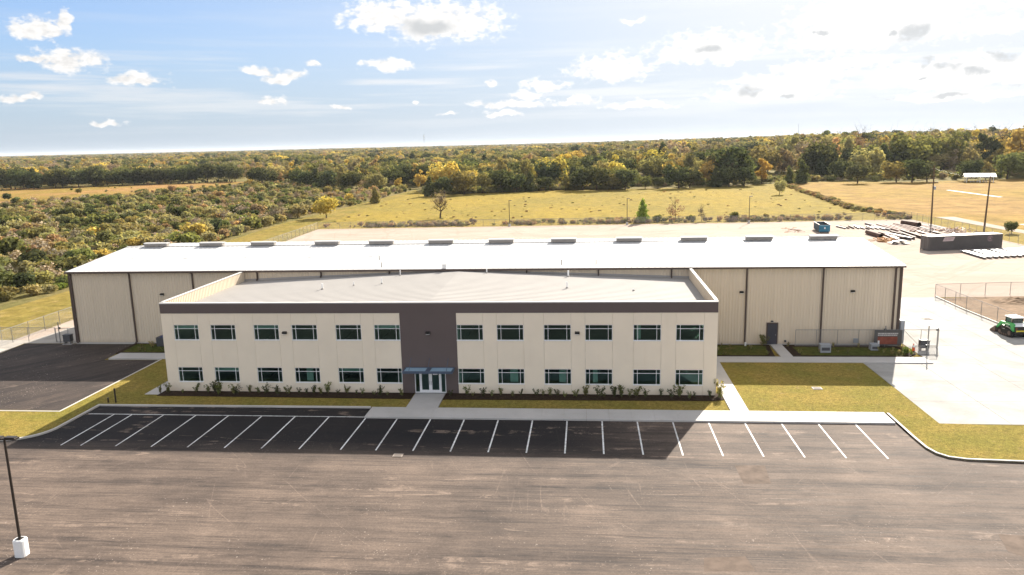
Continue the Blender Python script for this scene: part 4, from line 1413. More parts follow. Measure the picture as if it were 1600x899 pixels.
for x in (.35, W_ - .35):
    part('roller', MB().tube((x - .1, .3, .14), (x + .1, .3, .14), .14, .14, 10, 'rubber'), dp)

# steel lying in the yard: every pipe and beam is its own thing
def pipe_thing(name, label, cat, p, ang, length, r, mat, group, kind='pipe', z=0.0):
    m = MB()
    if kind == 'pipe':
        n = 9
        m.tube((0, 0, r), (0, length, r), r, r, n, mat, False)
        m.tube((0, length, r), (0, 0, r), r * .86, r * .86, n, 'rust_steel', False)
        for yy in (0, length):
            vs = []
            for q in range(n):
                a = 2 * math.pi * q / n
                vs += [(r * math.cos(a), yy, r + r * math.sin(a)), (r * .86 * math.cos(a), yy, r + r * .86 * math.sin(a))]
            m.add(vs, [(2 * q, 2 * ((q + 1) % n), 2 * ((q + 1) % n) + 1, 2 * q + 1) for q in range(n)], mat)
    elif kind == 'beam':
        m.box(-r, r, 0, length, 0, .03, mat).box(-r, r, 0, length, 2 * r - .03, 2 * r, mat).box(-.02, .02, 0, length, .031, 2 * r - .031, mat)
    o = link(name, m.mesh(name), None, (p[0], p[1], z), ang)
    return tag(o, label, cat, group)


rg = random.Random(5)
for i in range(13):
    x = 70.5 + i * 1.05 + rg.uniform(-.2, .2)
    o = pipe_thing('steel_pipe', 'long rusty pink steel pipe in the back row of the yard stacks', 'steel pipe', (x, 122.5 + rg.uniform(-2.5, 1), 0.05), R(rg.uniform(-4, 4)), 13 + rg.uniform(-1.5, 1.5), rg.choice([.17, .2, .25]), rg.choice(['pink_steel', 'pink_steel', 'grey_steel']), 'rusty pipes in the back row')
for i in range(9):
    x = 62.3 + i * .95
    pipe_thing('steel_beam', 'short grey steel beam lying at the end of the back row near the dumpster', 'steel beam', (x, 128 - .4 * i + rg.uniform(-.5, .5), 0.03), R(rg.uniform(-8, 8)), 5.5 + rg.uniform(-.8, .8), .18, rg.choice(['grey_steel', 'rust_steel']), 'short beams near the dumpster', 'beam')
for i in range(16):
    x = 64.5 + i * 1.0 + rg.uniform(-.3, .3)
    pipe_thing('steel_beam', 'long dark steel beam in the middle of the yard stacks', 'steel beam', (x, 106 + rg.uniform(-1.5, 4), 0.03 + rg.choice([0, 0, .42])), R(rg.uniform(-7, 10)), 10 + rg.uniform(-2, 2.5), rg.choice([.2, .25, .3]), rg.choice(['rust_steel', 'grey_steel', 'rust_steel', 'pink_steel']), 'dark beams in the middle of the stacks', 'beam')
for i in range(6):
    x = 71 + i * 1.2
    pipe_thing('steel_beam', 'short dark beam scattered at the near edge of the stacks beside the container', 'steel beam', (x, 98.5 + rg.uniform(-1, 2), 0.03), R(rg.uniform(-30, 40)), 5 + rg.uniform(-1, 1), .22, rg.choice(['rust_steel', 'grey_steel']), 'scattered beams by the container', 'beam')
pipe_thing('culvert_pipe', 'fat dark culvert pipe lying alone at the near corner of the steel stacks', 'culvert pipe', (63.9, 110.2, 0.02), R(2), 7.4, .5, 'rust_steel', None)
pipe_thing('culvert_pipe', 'fat dark culvert pipe lying at the far corner of the stacks near the crossarm pole', 'culvert pipe', (79.4, 129.2, 0.02), R(14), 6.0, .62, 'rust_steel', None)
tp = thing('timber_pile', 'heap of orange brown timber offcuts before the dark steel beams', 'timber pile', (63.2, 105.4, 0))
for i in range(34):
    l = rg.uniform(.7, 1.7)
    mtx = Matrix.Translation((rg.gauss(0, 1.2), rg.gauss(0, 1.0), rg.uniform(.08, .55))) @ Matrix.Rotation(rg.uniform(0, 3.1), 4, 'Z') @ Matrix.Rotation(rg.uniform(-.25, .25), 4, 'Y')
    part('offcut', MB().box(-l / 2, l / 2, -.12, .12, -.07, .07, 'timber', mtx), tp)
tb = thing('brush_pile', 'pinkish pile of broken timber and brush at the foot of the crossarm pole', 'debris pile', (82.6, 118.5, 0))
for i in range(40):
    l = rg.uniform(1.0, 3.0)
    mtx = Matrix.Translation((rg.gauss(0, 1.6), rg.gauss(0, 1.4), rg.uniform(.1, .9))) @ Matrix.Rotation(rg.uniform(0, 3.1), 4, 'Z') @ Matrix.Rotation(rg.uniform(-.5, .5), 4, 'Y')
    part('stick', MB().box(-l / 2, l / 2, -.06, .06, -.05, .05, rg.choice(['pink_steel', 'timber', 'pink_steel']), mtx), tb)
lp = thing('steel_trestle', 'low empty steel trestle standing behind the container', 'trestle', (83.6, 112.4, 0), R(-20))
b = MB()
for x in (0, 3.6):
    for y in (0, 1.1):
        part('leg', MB().box(x, x + .1, y, y + .1, 0, .75, 'rust_steel'), lp)
part('top_rail', MB().box(0, 3.7, 0, .1, .751, .85, 'rust_steel').box(0, 3.7, 1.1, 1.2, .751, .85, 'rust_steel').box(0, .1, .1, 1.1, .751, .85, 'rust_steel').box(3.6, 3.7, .1, 1.1, .751, .85, 'rust_steel'), lp)
ms = thing('sheet_heap', 'grey heap of folded metal sheet beside the orange timber pile', 'scrap heap', (64.4, 101.4, 0))
for i in range(9):
    mtx = Matrix.Translation((rg.gauss(0, .7), rg.gauss(0, .6), .12 + i * .07)) @ Matrix.Rotation(rg.uniform(0, 3), 4, 'Z') @ Matrix.Rotation(rg.uniform(-.12, .12), 4, 'X')
    part('sheet', MB().box(-.9, .9, -.55, .55, -.02, .02, 'grey_steel', mtx), ms)
ds = thing('scrap_pile', 'scatter of broken timber on the stone yard beside the dumpster', 'debris pile', (49.9, 125.6, 0))
for i in range(22):
    l = rg.uniform(.5, 2.0)
    mtx = Matrix.Translation((rg.gauss(0, 1.2), rg.gauss(0, 2.0), rg.uniform(.06, .3))) @ Matrix.Rotation(rg.uniform(0, 3.1), 4, 'Z')
    part('board', MB().box(-l / 2, l / 2, -.08, .08, -.04, .04, rg.choice(['timber', 'rust_steel', 'pink_steel']), mtx), ds)
# white roof sheets in bundles beside the container
for i in range(12):
    x = 70.3 + i * 1.12
    y = 80.2 + i * .28
    r_ = thing('sheet_bundle', 'bundle of long white metal sheets, %s counting away from the container sign' % ['first', 'second', 'third', 'fourth', 'fifth', 'sixth', 'seventh', 'eighth', 'ninth', 'tenth', 'eleventh', 'twelfth'][i], 'sheet bundle', (x, y, 0), R(rg.uniform(-2, 5)), 'white sheet bundles')
    part('bearer', MB().box(-.4, .4, .5, .62, 0, .12, 'timber'), r_)
    part('bearer', MB().box(-.4, .4, 7.6, 7.72, 0, .12, 'timber'), r_)
    for q in range(3):
        l = 8.6 + rg.uniform(-.4, .3)
        part('sheet', MB().add([(-.31, 0, .13 + q * .11), (-.24, 0, .2 + q * .11), (.24, 0, .2 + q * .11), (.31, 0, .13 + q * .11), (-.31, l, .13 + q * .11), (-.24, l, .2 + q * .11), (.24, l, .2 + q * .11), (.31, l, .13 + q * .11)],
                               [(0, 1, 5, 4), (1, 2, 6, 5), (2, 3, 7, 6), (0, 4, 7, 3), (0, 3, 2, 1), (4, 5, 6, 7)], 'white_sheet' if q == 2 else 'grey_steel'), r_)

# pavilion in the golden field
pv = thing('pavilion', 'white roofed open pavilion standing in the golden field', 'pavilion', (167.5, 297, 0), R(-18))
b = MB()
for x in (.5, 5.5, 10.5):
    for y in (.5, 6.5):
        b.box(x - .12, x + .12, y - .12, y + .12, 0, 2.6, 'white_metal')
part('posts', b, pv)
part('roof', MB().add([(-.5, -.5, 2.6), (11.5, -.5, 2.6), (11.5, 7.5, 2.6), (-.5, 7.5, 2.6), (-.5, 3.5, 3.9), (11.5, 3.5, 3.9)], [(0, 1, 5, 4), (2, 3, 4, 5), (0, 4, 3), (1, 2, 5), (0, 3, 2, 1)], 'white_sheet'), pv)
for x in (2, 4.4, 6.8):
    part('picnic_table', MB().box(x, x + 1.7, 2.5, 3.2, .7, .76, 'white_metal').box(x, x + 1.7, 1.9, 2.2, .4, .46, 'white_metal').box(x + .2, x + .3, 2.0, 3.1, 0, .7, 'white_metal').box(x + 1.4, x + 1.5, 2.0, 3.1, 0, .7, 'white_metal'), pv)

# houses beyond the woods
def house(x, y, rz, w, d, h, label):
    r_ = thing('house', label, 'house', (x, y, 0), rz)
    part('wall', MB().box(0, w, 0, d, 0, h, 'house_wall'), r_)
    part('roof', MB().add([(-.6, -.6, h), (w + .6, -.6, h), (w + .6, d + .6, h), (-.6, d + .6, h), (-.3, d / 2, h + d * .42), (w + .3, d / 2, h + d * .42)], [(0, 1, 5, 4), (2, 3, 4, 5), (0, 4, 3), (1, 2, 5), (0, 3, 2, 1)], 'house_roof'), r_)
    gb = MB()
    gb.box(w * .25, w * .55, -2.2, -.002, 0, h, 'house_wall')
    gb.add([(w * .25 - .3, -2.5, h), (w * .55 + .3, -2.5, h), (w * .4, -2.5, h + 2.6), (w * .25 - .3, d * .4, h), (w * .55 + .3, d * .4, h), (w * .4, d * .4, h + 2.6)], [(0, 1, 2), (0, 2, 5, 3), (2, 1, 4, 5), (0, 3, 4, 1)], 'house_roof')
    part('gable', gb, r_)
    for x_ in (w * .08, w * .36, w * .65, w * .85):
        yy = -2.21 if w * .25 < x_ < w * .5 else -.01
        part('window', MB().box(x_, x_ + w * .09, yy - .02, yy, 1.0, 2.4, 'house_glass'), r_)
    part('chimney', MB().box(w * .7, w * .76, d * .4, d * .5, h + d * .2, h + d * .55, 'house_roof'), r_)


house(137, 700, R(-12), 22, 11, 6.0, 'large blue grey gabled house at the edge of the bright meadow')
house(99, 820, R(5), 18, 10, 4.5, 'pale lavender house half hidden behind the golden trees')
house(74, 830, R(-8), 16, 10, 4.0, 'low grey house deeper in the woods, farthest from the gabled house')


def mast(x, y, h, label, bars=True):
    r_ = thing('mast', label, 'radio mast', (x, y, 0))
    w = h * .011
    b = MB()
    for a in (90, 210, 330):
        b.tube((w * math.cos(R(a)), w * math.sin(R(a)), 0), (w * .5 * math.cos(R(a)), w * .5 * math.sin(R(a)), h), w * .16, w * .14, 5, 'galvanised')
    n = 14
    for i in range(n):
        for a, c in ((90, 210), (210, 330), (330, 90)):
            b.tube((w * math.cos(R(a)), w * math.sin(R(a)), h * i / n), (w * .8 * math.cos(R(c)), w * .8 * math.sin(R(c)), h * (i + 1) / n), w * .07, w * .07, 4, 'galvanised', False)
    part('lattice', b, r_)
    if bars:
        for z in (.82, .9, .97):
            part('antenna', MB().box(-w * 1.6, w * 1.6, -w * .5, w * .5, h * z, h * z + h * .035, 'vent_cap'), r_)
    return r_


mast(-329, 1500, 43, 'tall lattice radio mast with antennas on the horizon, largest of the masts')
mast(-557, 1500, 30, 'short radio mast on the horizon over the autumn woods beyond the scrub')
mast(413, 1500, 46, 'slender radio mast above the woods under the bright clouds', False)

# ------------------------------------------------------------------ track loader
tl = thing('track_loader', 'green compact track loader with white cab roof on the concrete yard', 'loader', (47.45, 25.9, 0.05), R(6))
for sx in (-.78, .78):
    b = MB()
    pr = [(.1, .22), (.0, .5), (.15, .72), (.6, .8), (2.0, .62), (2.35, .42), (2.3, .2), (2.0, .04), (.5, .0)]
    vs = [(sx - .2, y, z) for y, z in pr] + [(sx + .2, y, z) for y, z in pr]
    n = len(pr)
    b.add(vs, [(i, n + i, n + (i + 1) % n, (i + 1) % n) for i in range(n)] + [tuple(range(n)), tuple(range(2 * n - 1, n - 1, -1))], 'rubber')
    for i in range(n):
        (ya, za), (yb, zb) = pr[i], pr[(i + 1) % n]
        m_ = max(1, int(math.hypot(yb - ya, zb - za) / .16))
        for q in range(m_):
            yy, zz = ya + (yb - ya) * (q + .5) / m_, za + (zb - za) * (q + .5) / m_
            b.box(sx - .21, sx + .21, yy - .03, yy + .03, zz - .03, zz + .03, 'rubber')
    tk = part('track', b, tl)
    for y, z, r_ in ((.42, .48, .24), (1.95, .34, .22), (.9, .2, .13), (1.25, .2, .13), (1.6, .2, .13)):
        part('wheel', MB().tube((sx - .23, y, z), (sx + .23, y, z), r_, r_, 12, 'bucket_steel'), tk)
part('chassis', MB().box(-.55, .55, .2, 2.3, .3, .95, 'black_metal'), tl)
eg = part('engine_hood', MB().box(-.72, .72, -.12, .75, .55, 1.28, 'black_metal').add([(-.72, -.12, 1.28), (.72, -.12, 1.28), (.72, .75, 1.5), (-.72, .75, 1.5), (-.72, .75, 1.28), (.72, .75, 1.28)], [(0, 1, 2, 3), (0, 3, 4), (1, 5, 2)], 'white_metal'), tl)
part('sticker', MB().box(-.45, .35, -.135, -.121, .72, .86, 'machine_yellow').box(-.6, -.46, -.135, -.121, .70, .88, 'machine_yellow'), eg)
part('tail_light', MB().box(.5, .66, -.135, -.121, 1.0, 1.15, 'banner_red'), eg)
part('tail_light', MB().box(-.66, -.5, -.135, -.121, 1.0, 1.15, 'banner_red'), eg)
for sx in (-.72, .72):
    a, c = sx - .09, sx + .09
    arm = MB()
    poly = [(-.05, .75), (.35, .6), (.6, 1.25), (2.0, 1.15), (2.75, .55), (2.95, .62), (2.25, 1.42), (.4, 1.58), (.05, 1.5)]
    vs = [(a, y, z) for y, z in poly] + [(c, y, z) for y, z in poly]
    n = len(poly)
    arm.add(vs, [(i, n + i, n + (i + 1) % n, (i + 1) % n) for i in range(n)] + [tuple(range(n)), tuple(range(2 * n - 1, n - 1, -1))], 'machine_green')
    lift = part('lift_arm', arm, tl)
    part('cylinder', MB().tube((sx, .5, .85), (sx, 1.7, 1.25), .05, .05, 8, 'galvanised'), lift)
    part('decal', MB().box(sx * 1.01 - .095, sx * 1.01 + .095, .7, 1.5, 1.32, 1.38, 'white_metal'), lift)
cab = MB()
for x in (-.52, .52):
    for y, y2 in ((.78, .68), (1.85, 1.75)):
        cab.add([(x - .05, y - .05, .95), (x + .05, y - .05, .95), (x + .05, y + .05, .95), (x - .05, y + .05, .95), (x - .05, y2 - .05, 2.0), (x + .05, y2 - .05, 2.0), (x + .05, y2 + .05, 2.0), (x - .05, y2 + .05, 2.0)],
                [(0, 1, 5, 4), (1, 2, 6, 5), (2, 3, 7, 6), (3, 0, 4, 7)], 'black_metal')
cab.box(-.57, .57, .72, 1.9, .9, .95, 'black_metal')
cabo = part('cab', cab, tl)
part('cab_roof', MB().box(-.62, .62, .6, 1.9, 2.0, 2.1, 'white_metal').box(-.5, .5, .75, 1.7, 2.1, 2.15, 'white_metal'), tl)
part('rear_window', MB().box(-.46, .46, .70, .72, 1.35, 1.97, 'cab_glass'), cabo)
gr = MB()
for i in range(6):
    gr.box(-.4 + i * .16 - .015, -.4 + i * .16 + .015, .68, .695, 1.36, 1.9, 'galvanised')
for i in range(3):
    gr.box(-.42, .42, .665, .679, 1.45 + i * .16, 1.48 + i * .16, 'galvanised')
part('rear_grille', gr, cabo)
for x in (-.54, .54):
    part('side_window', MB().box(x - .01, x + .01, .85, 1.72, 1.0, 1.97, 'cab_glass'), cabo)
part('seat', MB().box(-.28, .28, 1.0, 1.4, .95, 1.15, 'banner_red').box(-.28, .28, .92, 1.0, .95, 1.65, 'banner_red'), cabo)
bk = MB()
pr = [(2.85, .12), (2.8, .62), (2.9, .72), (3.05, .3), (3.75, .06), (3.75, .03), (2.95, .03)]
vs = [(-.92, y, z) for y, z in pr] + [(.92, y, z) for y, z in pr]
n = len(pr)
bk.add(vs, [(i, n + i, n + (i + 1) % n, (i + 1) % n) for i in range(n)], 'bucket_steel')
for x in (-.94, .90):
    pr2 = [(2.85, .03), (3.75, .03), (3.65, .2), (2.9, .72), (2.8, .62)]
    bk.add([(x, y, z) for y, z in pr2] + [(x + .04, y, z) for y, z in pr2], [tuple(range(5)), tuple(range(9, 4, -1))] + [(i, 5 + i, 5 + (i + 1) % 5, (i + 1) % 5) for i in range(5)], 'bucket_steel')
part('bucket', bk, tl)

# ------------------------------------------------------------------ vegetation
def leaf_cloud(rng, lobes, n, size, shell=0.35, up=0.25):
    """many small leaf-clump quads spread through the volume of ellipsoid lobes"""
    lob = np.array(lobes, float)
    wts = (lob[:, 3] * lob[:, 4] * lob[:, 5]) ** (2 / 3)
    wts /= wts.sum()
    idx = rng.choice(len(lob), n, p=wts)
    d = rng.normal(size=(n, 3))
    d /= np.linalg.norm(d, axis=1, keepdims=True)
    rad = 1 - shell * rng.random(n) ** 1.5
    rad *= 1 + 0.10 * rng.normal(size=n)
    c = lob[idx, :3] + d * lob[idx, 3:6] * rad[:, None]
    nrm = d + rng.normal(scale=0.6, size=(n, 3)) + np.array([0, 0, up])
    nrm /= np.linalg.norm(nrm, axis=1, keepdims=True)
    t = np.cross(nrm, rng.normal(size=(n, 3)))
    t /= np.linalg.norm(t, axis=1, keepdims=True)
    bt = np.cross(nrm, t)
    s = size * (0.55 + 0.8 * rng.random(n))[:, None]
    asp = (0.6 + 0.4 * rng.random(n))[:, None]
    q = np.stack([c - t * s - bt * s * asp * .4, c + t * s * .3 - bt * s * asp, c + t * s + bt * s * asp * .4, c - t * s * .3 + bt * s * asp], 1)
    q[..., 2] = np.maximum(q[..., 2], 0.02)
    return q.reshape(-1, 3)


def quads_mesh(name, v, mat, extra=None):
    me = bpy.data.meshes.new(name)
    nq = len(v) // 4
    me.vertices.add(len(v))
    me.vertices.foreach_set('co', v.astype(np.float32).ravel())
    me.loops.add(len(v))
    me.loops.foreach_set('vertex_index', np.arange(len(v), dtype=np.int32))
    me.polygons.add(nq)
    me.polygons.foreach_set('loop_start', np.arange(0, len(v), 4, dtype=np.int32))
    me.materials.append(MATS[mat])
    me.update(calc_edges=True)
    return me


def lobes_for(kind, rng, h):
    L = []
    if kind == 'oak':
        r = h * .55
        L.append((0, 0, h * .58, r * .75, r * .75, h * .36))
        for i in range(9):
            a = rng.uniform(0, 6.28)
            d = r * rng.uniform(.35, .72)
            L.append((d * math.cos(a), d * math.sin(a), h * rng.uniform(.34, .78), r * rng.uniform(.28, .48), r * rng.uniform(.28, .48), h * rng.uniform(.15, .24)))
    elif kind == 'upright':
        r = h * .33
        for i in range(10):
            a = rng.uniform(0, 6.28)
            t = rng.uniform(.25, .92)
            w = r * (1.1 - abs(t - .55) * 1.3)
            d = w * rng.uniform(.2, .8)
            L.append((d * math.cos(a), d * math.sin(a), h * t, w * rng.uniform(.4, .65), w * rng.uniform(.4, .65), h * rng.uniform(.09, .16)))
    elif kind == 'cedar':
        r = h * .36
        for i in range(9):
            t = i / 8
            w = r * (1.0 - t * .72)
            a = rng.uniform(0, 6.28)
            L.append((w * .25 * math.cos(a), w * .25 * math.sin(a), h * (.12 + .8 * t), w, w, h * .13))
    elif kind == 'shrub':
        r = h * .62
        for i in range(6):
            a = rng.uniform(0, 6.28)
            d = r * rng.uniform(.1, .65)
            z = h * rng.uniform(.3, .66)
            L.append((d * math.cos(a), d * math.sin(a), z, r * rng.uniform(.35, .6), r * rng.uniform(.35, .6), h * rng.uniform(.22, .36)))
    return L


def trunk_mesh(rng, h, top, r, limbs=5, twigs=0, spread=.3):
    b_ = MB()
    pts = [Vector((0, 0, -.1))]
    n = 4
    for i in range(1, n + 1):
        pts.append(Vector((rng.normal(0, h * .012), rng.normal(0, h * .012), h * top * i / n)))
    for i in range(n):
        b_.tube(pts[i], pts[i + 1], r * (1 - .2 * i), r * (1 - .2 * (i + 1)), 6, 'bark', False)
    for i in range(limbs):
        a = rng.uniform(0, 6.28)
        s = pts[rng.integers(2, n + 1)]
        e = s + Vector((math.cos(a) * h * spread * rng.uniform(.6, 1), math.sin(a) * h * spread * rng.uniform(.6, 1), h * rng.uniform(.12, .34)))
        m_ = s.lerp(e, .5) + Vector((0, 0, -h * .02))
        b_.tube(s, m_, r * .42, r * .28, 5, 'bark', False)
        b_.tube(m_, e, r * .28, r * .1, 5, 'bark', False)
        for q in range(twigs):
            s2 = m_.lerp(e, rng.uniform(0, 1))
            e2 = s2 + Vector(rng.normal(0, h * .1, 3)) + Vector((0, 0, h * .07))
            b_.tube(s2, e2, r * .12, r * .03, 4, 'bark', False)
            for q2 in range(3):
                s3 = s2.lerp(e2, rng.uniform(.2, 1))
                b_.tube(s3, s3 + Vector(rng.normal(0, h * .055, 3)) + Vector((0, 0, h * .03)), r * .05, r * .02, 3, 'bark', False)
    return b_.mesh('trunk')


KINDS = {  # outline, quads, leaf size (m), height, trunk share
    'oak': ('oak', 1500, .42, 10.0, .45, .28),
    'leafy': ('upright', 1150, .40, 11.0, .55, .22),
    'cedar': ('cedar', 1300, .36, 8.0, .3, .2),
    'thin': ('upright', 420, .30, 10.0, .8, .18),
}
PROTO = {}
for kd, (shape, nq, ls, h, top, tr) in KINDS.items():
    PROTO[kd] = []
    for v_ in range(3):
        rng = np.random.default_rng(100 + v_ + 10 * len(PROTO))
        cm = quads_mesh('crown', leaf_cloud(rng, lobes_for(shape, rng, h), nq, ls, .5), 'twig_leaves' if kd == 'thin' else 'leaves')
        tm = trunk_mesh(rng, h, top, tr, 6 if kd != 'cedar' else 2, 5 if kd == 'thin' else 0, .22)
        PROTO[kd].append((cm, tm))
SHRUBS = []
for v_ in range(5):
    rng = np.random.default_rng(300 + v_)
    SHRUBS.append(quads_mesh('shrub', leaf_cloud(rng, lobes_for('shrub', rng, 3.0), 520, .24, .5), 'leaves'))
for v_ in range(2):
    rng = np.random.default_rng(350 + v_)
    SHRUBS.append(quads_mesh('shrub', leaf_cloud(rng, lobes_for('shrub', rng, 3.0), 300, .17, .9), 'twig_leaves'))

TONES = {'dark': (0.090, 0.102, 0.050), 'olive': (0.237, 0.209, 0.090), 'green': (0.171, 0.185, 0.075), 'gold': (0.462, 0.341, 0.116), 'yellow': (0.506, 0.407, 0.110),
         'rust': (0.396, 0.275, 0.160), 'bare': (0.319, 0.259, 0.182), 'pale': (0.330, 0.297, 0.149), 'pink': (0.352, 0.275, 0.204), 'bright': (0.198, 0.259, 0.066)}


def jitter(rg_, c, a=.16):
    s = 1 + rg_.uniform(-a, a)
    return (c[0] * s * (1 + rg_.uniform(-.08, .08)), c[1] * s, c[2] * s * (1 + rg_.uniform(-.1, .1)), 1)


def tree(kind, tone, x, y, h, label, group=None, rg_=random, name='tree', width=1.0):
    cm, tm = rg_.choice(PROTO[kind])
    s = h / KINDS[kind][3]
    r_ = thing(name, label, 'tree', (x, y, 0), rg_.uniform(0, 6.28), group)
    r_.scale = (s * width, s * width, s)
    c = link('crown', cm, r_)
    c['tone'] = jitter(rg_, TONES[tone])
    link('trunk', tm, r_)
    return r_


def front(x):
    for (xa, ya), (xb, yb) in zip(wf[:-1], wf[1:]):
        if xa <= x <= xb:
            return ya + (yb - ya) * (x - xa) / (xb - xa)
    return 600.0


def in_view(x, y, margin=4):
    a = math.degrees(math.atan2(x - 1.6, y + 57.2))
    return -40.5 - margin < a < 30.0 + margin


CLEAR = [(62, 432), (112, 426), (128, 520), (152, 600), (150, 700), (72, 700), (66, 560)]


def inside(p, poly):
    c = False
    for (xa, ya), (xb, yb) in zip(poly, poly[1:] + poly[:1]):
        if (ya > p[1]) != (yb > p[1]) and p[0] < (xb - xa) * (p[1] - ya) / (yb - ya) + xa:
            c = not c
    return c


# single trees and bushes out in the field
fr_ = random.Random(21)
tree('oak', 'yellow', -79.9, 174.7, 7.2, 'golden yellow tree with a round crown at the edge of the scrub strip', None, fr_, width=1.15)
tree('cedar', 'olive', -80.2, 233, 6.2, 'lone brownish bush standing on the green field behind the yellow tree', None, fr_, 'bush')
bt = thing('tree', 'bare branching pinkish tree just beyond the back fence', 'tree', (-42.5, 169.3, 0), 0.4)
rng = np.random.default_rng(77)
link('trunk', trunk_mesh(rng, 8.2, .5, .3, 16, 9, .3), bt)
cr_ = link('crown', quads_mesh('crown', leaf_cloud(rng, [(0, 0, 5.6, 3.4, 3.4, 2.6)], 500, .13, .9), 'twig_leaves'), bt)
cr_['tone'] = (*TONES['pink'], 1)
tree('cedar', 'bright', 16.6, 148.4, 6.2, 'small bright green young pine behind the back fence', None, fr_, width=.85)
tree('thin', 'rust', 25.4, 150.5, 6.0, 'thin rusty orange sapling behind the back fence near the young pine', None, fr_)
tree('thin', 'bare', 32.2, 149.5, 4.0, 'small bare sapling behind the back fence, right after the rusty one', None, fr_)
tree('oak', 'pale', 75, 243, 6.0, 'grey green bush standing alone at the corner of the two fields', None, fr_, 'bush', .8)
tree('oak', 'dark', 92.8, 115.5, 2.9, 'small dark tree on the grass verge behind the plain wooden pole', None, fr_)
for x, y, h, lab in ((40.5, 149.5, 2.6, 'dark bush behind the back fence beside the yard light near the dumpster'), (20.5, 149.2, 2.4, 'dark bush behind the back fence between the pine and the rusty sapling'), (29.5, 149.5, 2.2, 'olive bush behind the back fence beside the bare sapling')):
    o = link('bush', fr_.choice(SHRUBS[:5]), None, (x, y, 0), fr_.uniform(0, 6))
    o.scale = (h / 3,) * 3
    o['tone'] = jitter(fr_, TONES['green'])
    tag(o, lab, 'bush')

# the treeline: the trees that show largest are single trees
NEAR = []
LINE = [  # dark and mixed trees that stand at the field edge, from the photograph
    (-66, 268, 8.5, 'cedar', 'dark'), (-60, 271, 9, 'oak', 'dark'), (-52, 276, 11, 'oak', 'olive'), (-45, 282, 12, 'leafy', 'olive'), (-37, 287, 11, 'oak', 'dark'), (-30, 288, 9, 'oak', 'dark'),
    (-24, 290, 9, 'cedar', 'dark'), (-17, 290, 7, 'oak', 'dark'), (-8, 292, 8, 'leafy', 'olive'), (0, 291, 11, 'oak', 'dark'), (6, 289, 11.5, 'oak', 'dark'), (13, 290, 8, 'oak', 'olive'), (19, 291, 10, 'oak', 'dark'),
    (28, 294, 6, 'oak', 'green'), (34, 296, 5.5, 'oak', 'dark'), (43, 292, 10.5, 'oak', 'dark'), (48, 294, 10, 'oak', 'dark'), (60, 297, 9, 'cedar', 'dark'), (66, 298, 9.5, 'oak', 'dark'), (73, 300, 9.5, 'oak', 'dark'),
    (102, 312, 10.5, 'cedar', 'dark'), (97, 316, 8, 'cedar', 'green'), (124.5, 305, 9.5, 'oak', 'dark'), (143, 309, 10, 'oak', 'olive'), (149, 307, 11.5, 'oak', 'dark'), (156, 308, 10, 'oak', 'dark'),
    (175, 312, 10, 'oak', 'dark'), (186, 318, 9, 'leafy', 'olive'), (196, 319, 13, 'oak', 'green'), (206, 322, 14, 'oak', 'green'), (122, 352, 12, 'cedar', 'dark'), (131, 364, 15, 'cedar', 'dark'),
    (147, 372, 15, 'oak', 'dark'), (155, 378, 14, 'oak', 'dark'), (172, 384, 16, 'oak', 'dark'), (181, 388, 17, 'oak', 'dark'), (190, 384, 14, 'oak', 'dark'), (-205, 408, 12, 'oak', 'dark'), (-196, 405, 11, 'oak', 'dark'),
    (-165, 372, 11, 'oak', 'dark'), (-155, 362, 10, 'oak', 'dark'), (-147, 352, 11, 'cedar', 'dark'), (-120, 330, 10, 'oak', 'dark'), (-135, 338, 11, 'oak', 'dark'), (-105, 322, 9, 'oak', 'olive')]
for i in range(26):
    LINE.append((-420 + i * 7.2 + fr_.uniform(-2, 2), 0, fr_.uniform(11, 15), 'oak', 'dark'))
for x, y, h, kd, tn in LINE:
    if y == 0:
        y = front(x) + fr_.uniform(0, 7)
    NEAR.append((x, y, h, kd, tn, 1))


def pick(rg_, x, y):
    """kind and colour of a woodland tree; like stands with like"""
    a = math.sin(x * .021 + 1.7 * math.sin(y * .013)) + math.sin(y * .027 + x * .009 + 1.1)
    b_ = math.sin(x * .033 - y * .017 + 2.2) + math.sin(y * .041 + .7)
    r_ = rg_.random() + .16 * a
    if r_ < .16:
        return 'oak', rg_.choice(['dark', 'dark', 'green'])
    if r_ < .36:
        return rg_.choice(['oak', 'leafy', 'oak']), rg_.choice(['olive', 'pale', 'green', 'olive'])
    if r_ < .52:
        return rg_.choice(['leafy', 'cedar']), rg_.choice(['olive', 'pale', 'dark'])
    if r_ < .80:
        return rg_.choice(['leafy', 'oak', 'leafy']), rg_.choice(['gold', 'gold', 'yellow', 'pale', 'olive'] if b_ > -.4 else ['pale', 'olive', 'bare'])
    if r_ < .95:
        return rg_.choice(['leafy', 'thin']), rg_.choice(['rust', 'gold', 'bare'])
    return 'thin', rg_.choice(['bare', 'pink', 'pale'])


def tall(x, y, rg_):
    az = math.degrees(math.atan2(x - 1.6, y + 57.2))
    base = 9.0 + 6.0 * max(0, min(1, (az + 5) / 22))
    return base * rg_.choice([.55, .7, .85, 1.0, 1.0, 1.15, 1.3, 1.5]) * rg_.uniform(.9, 1.1)


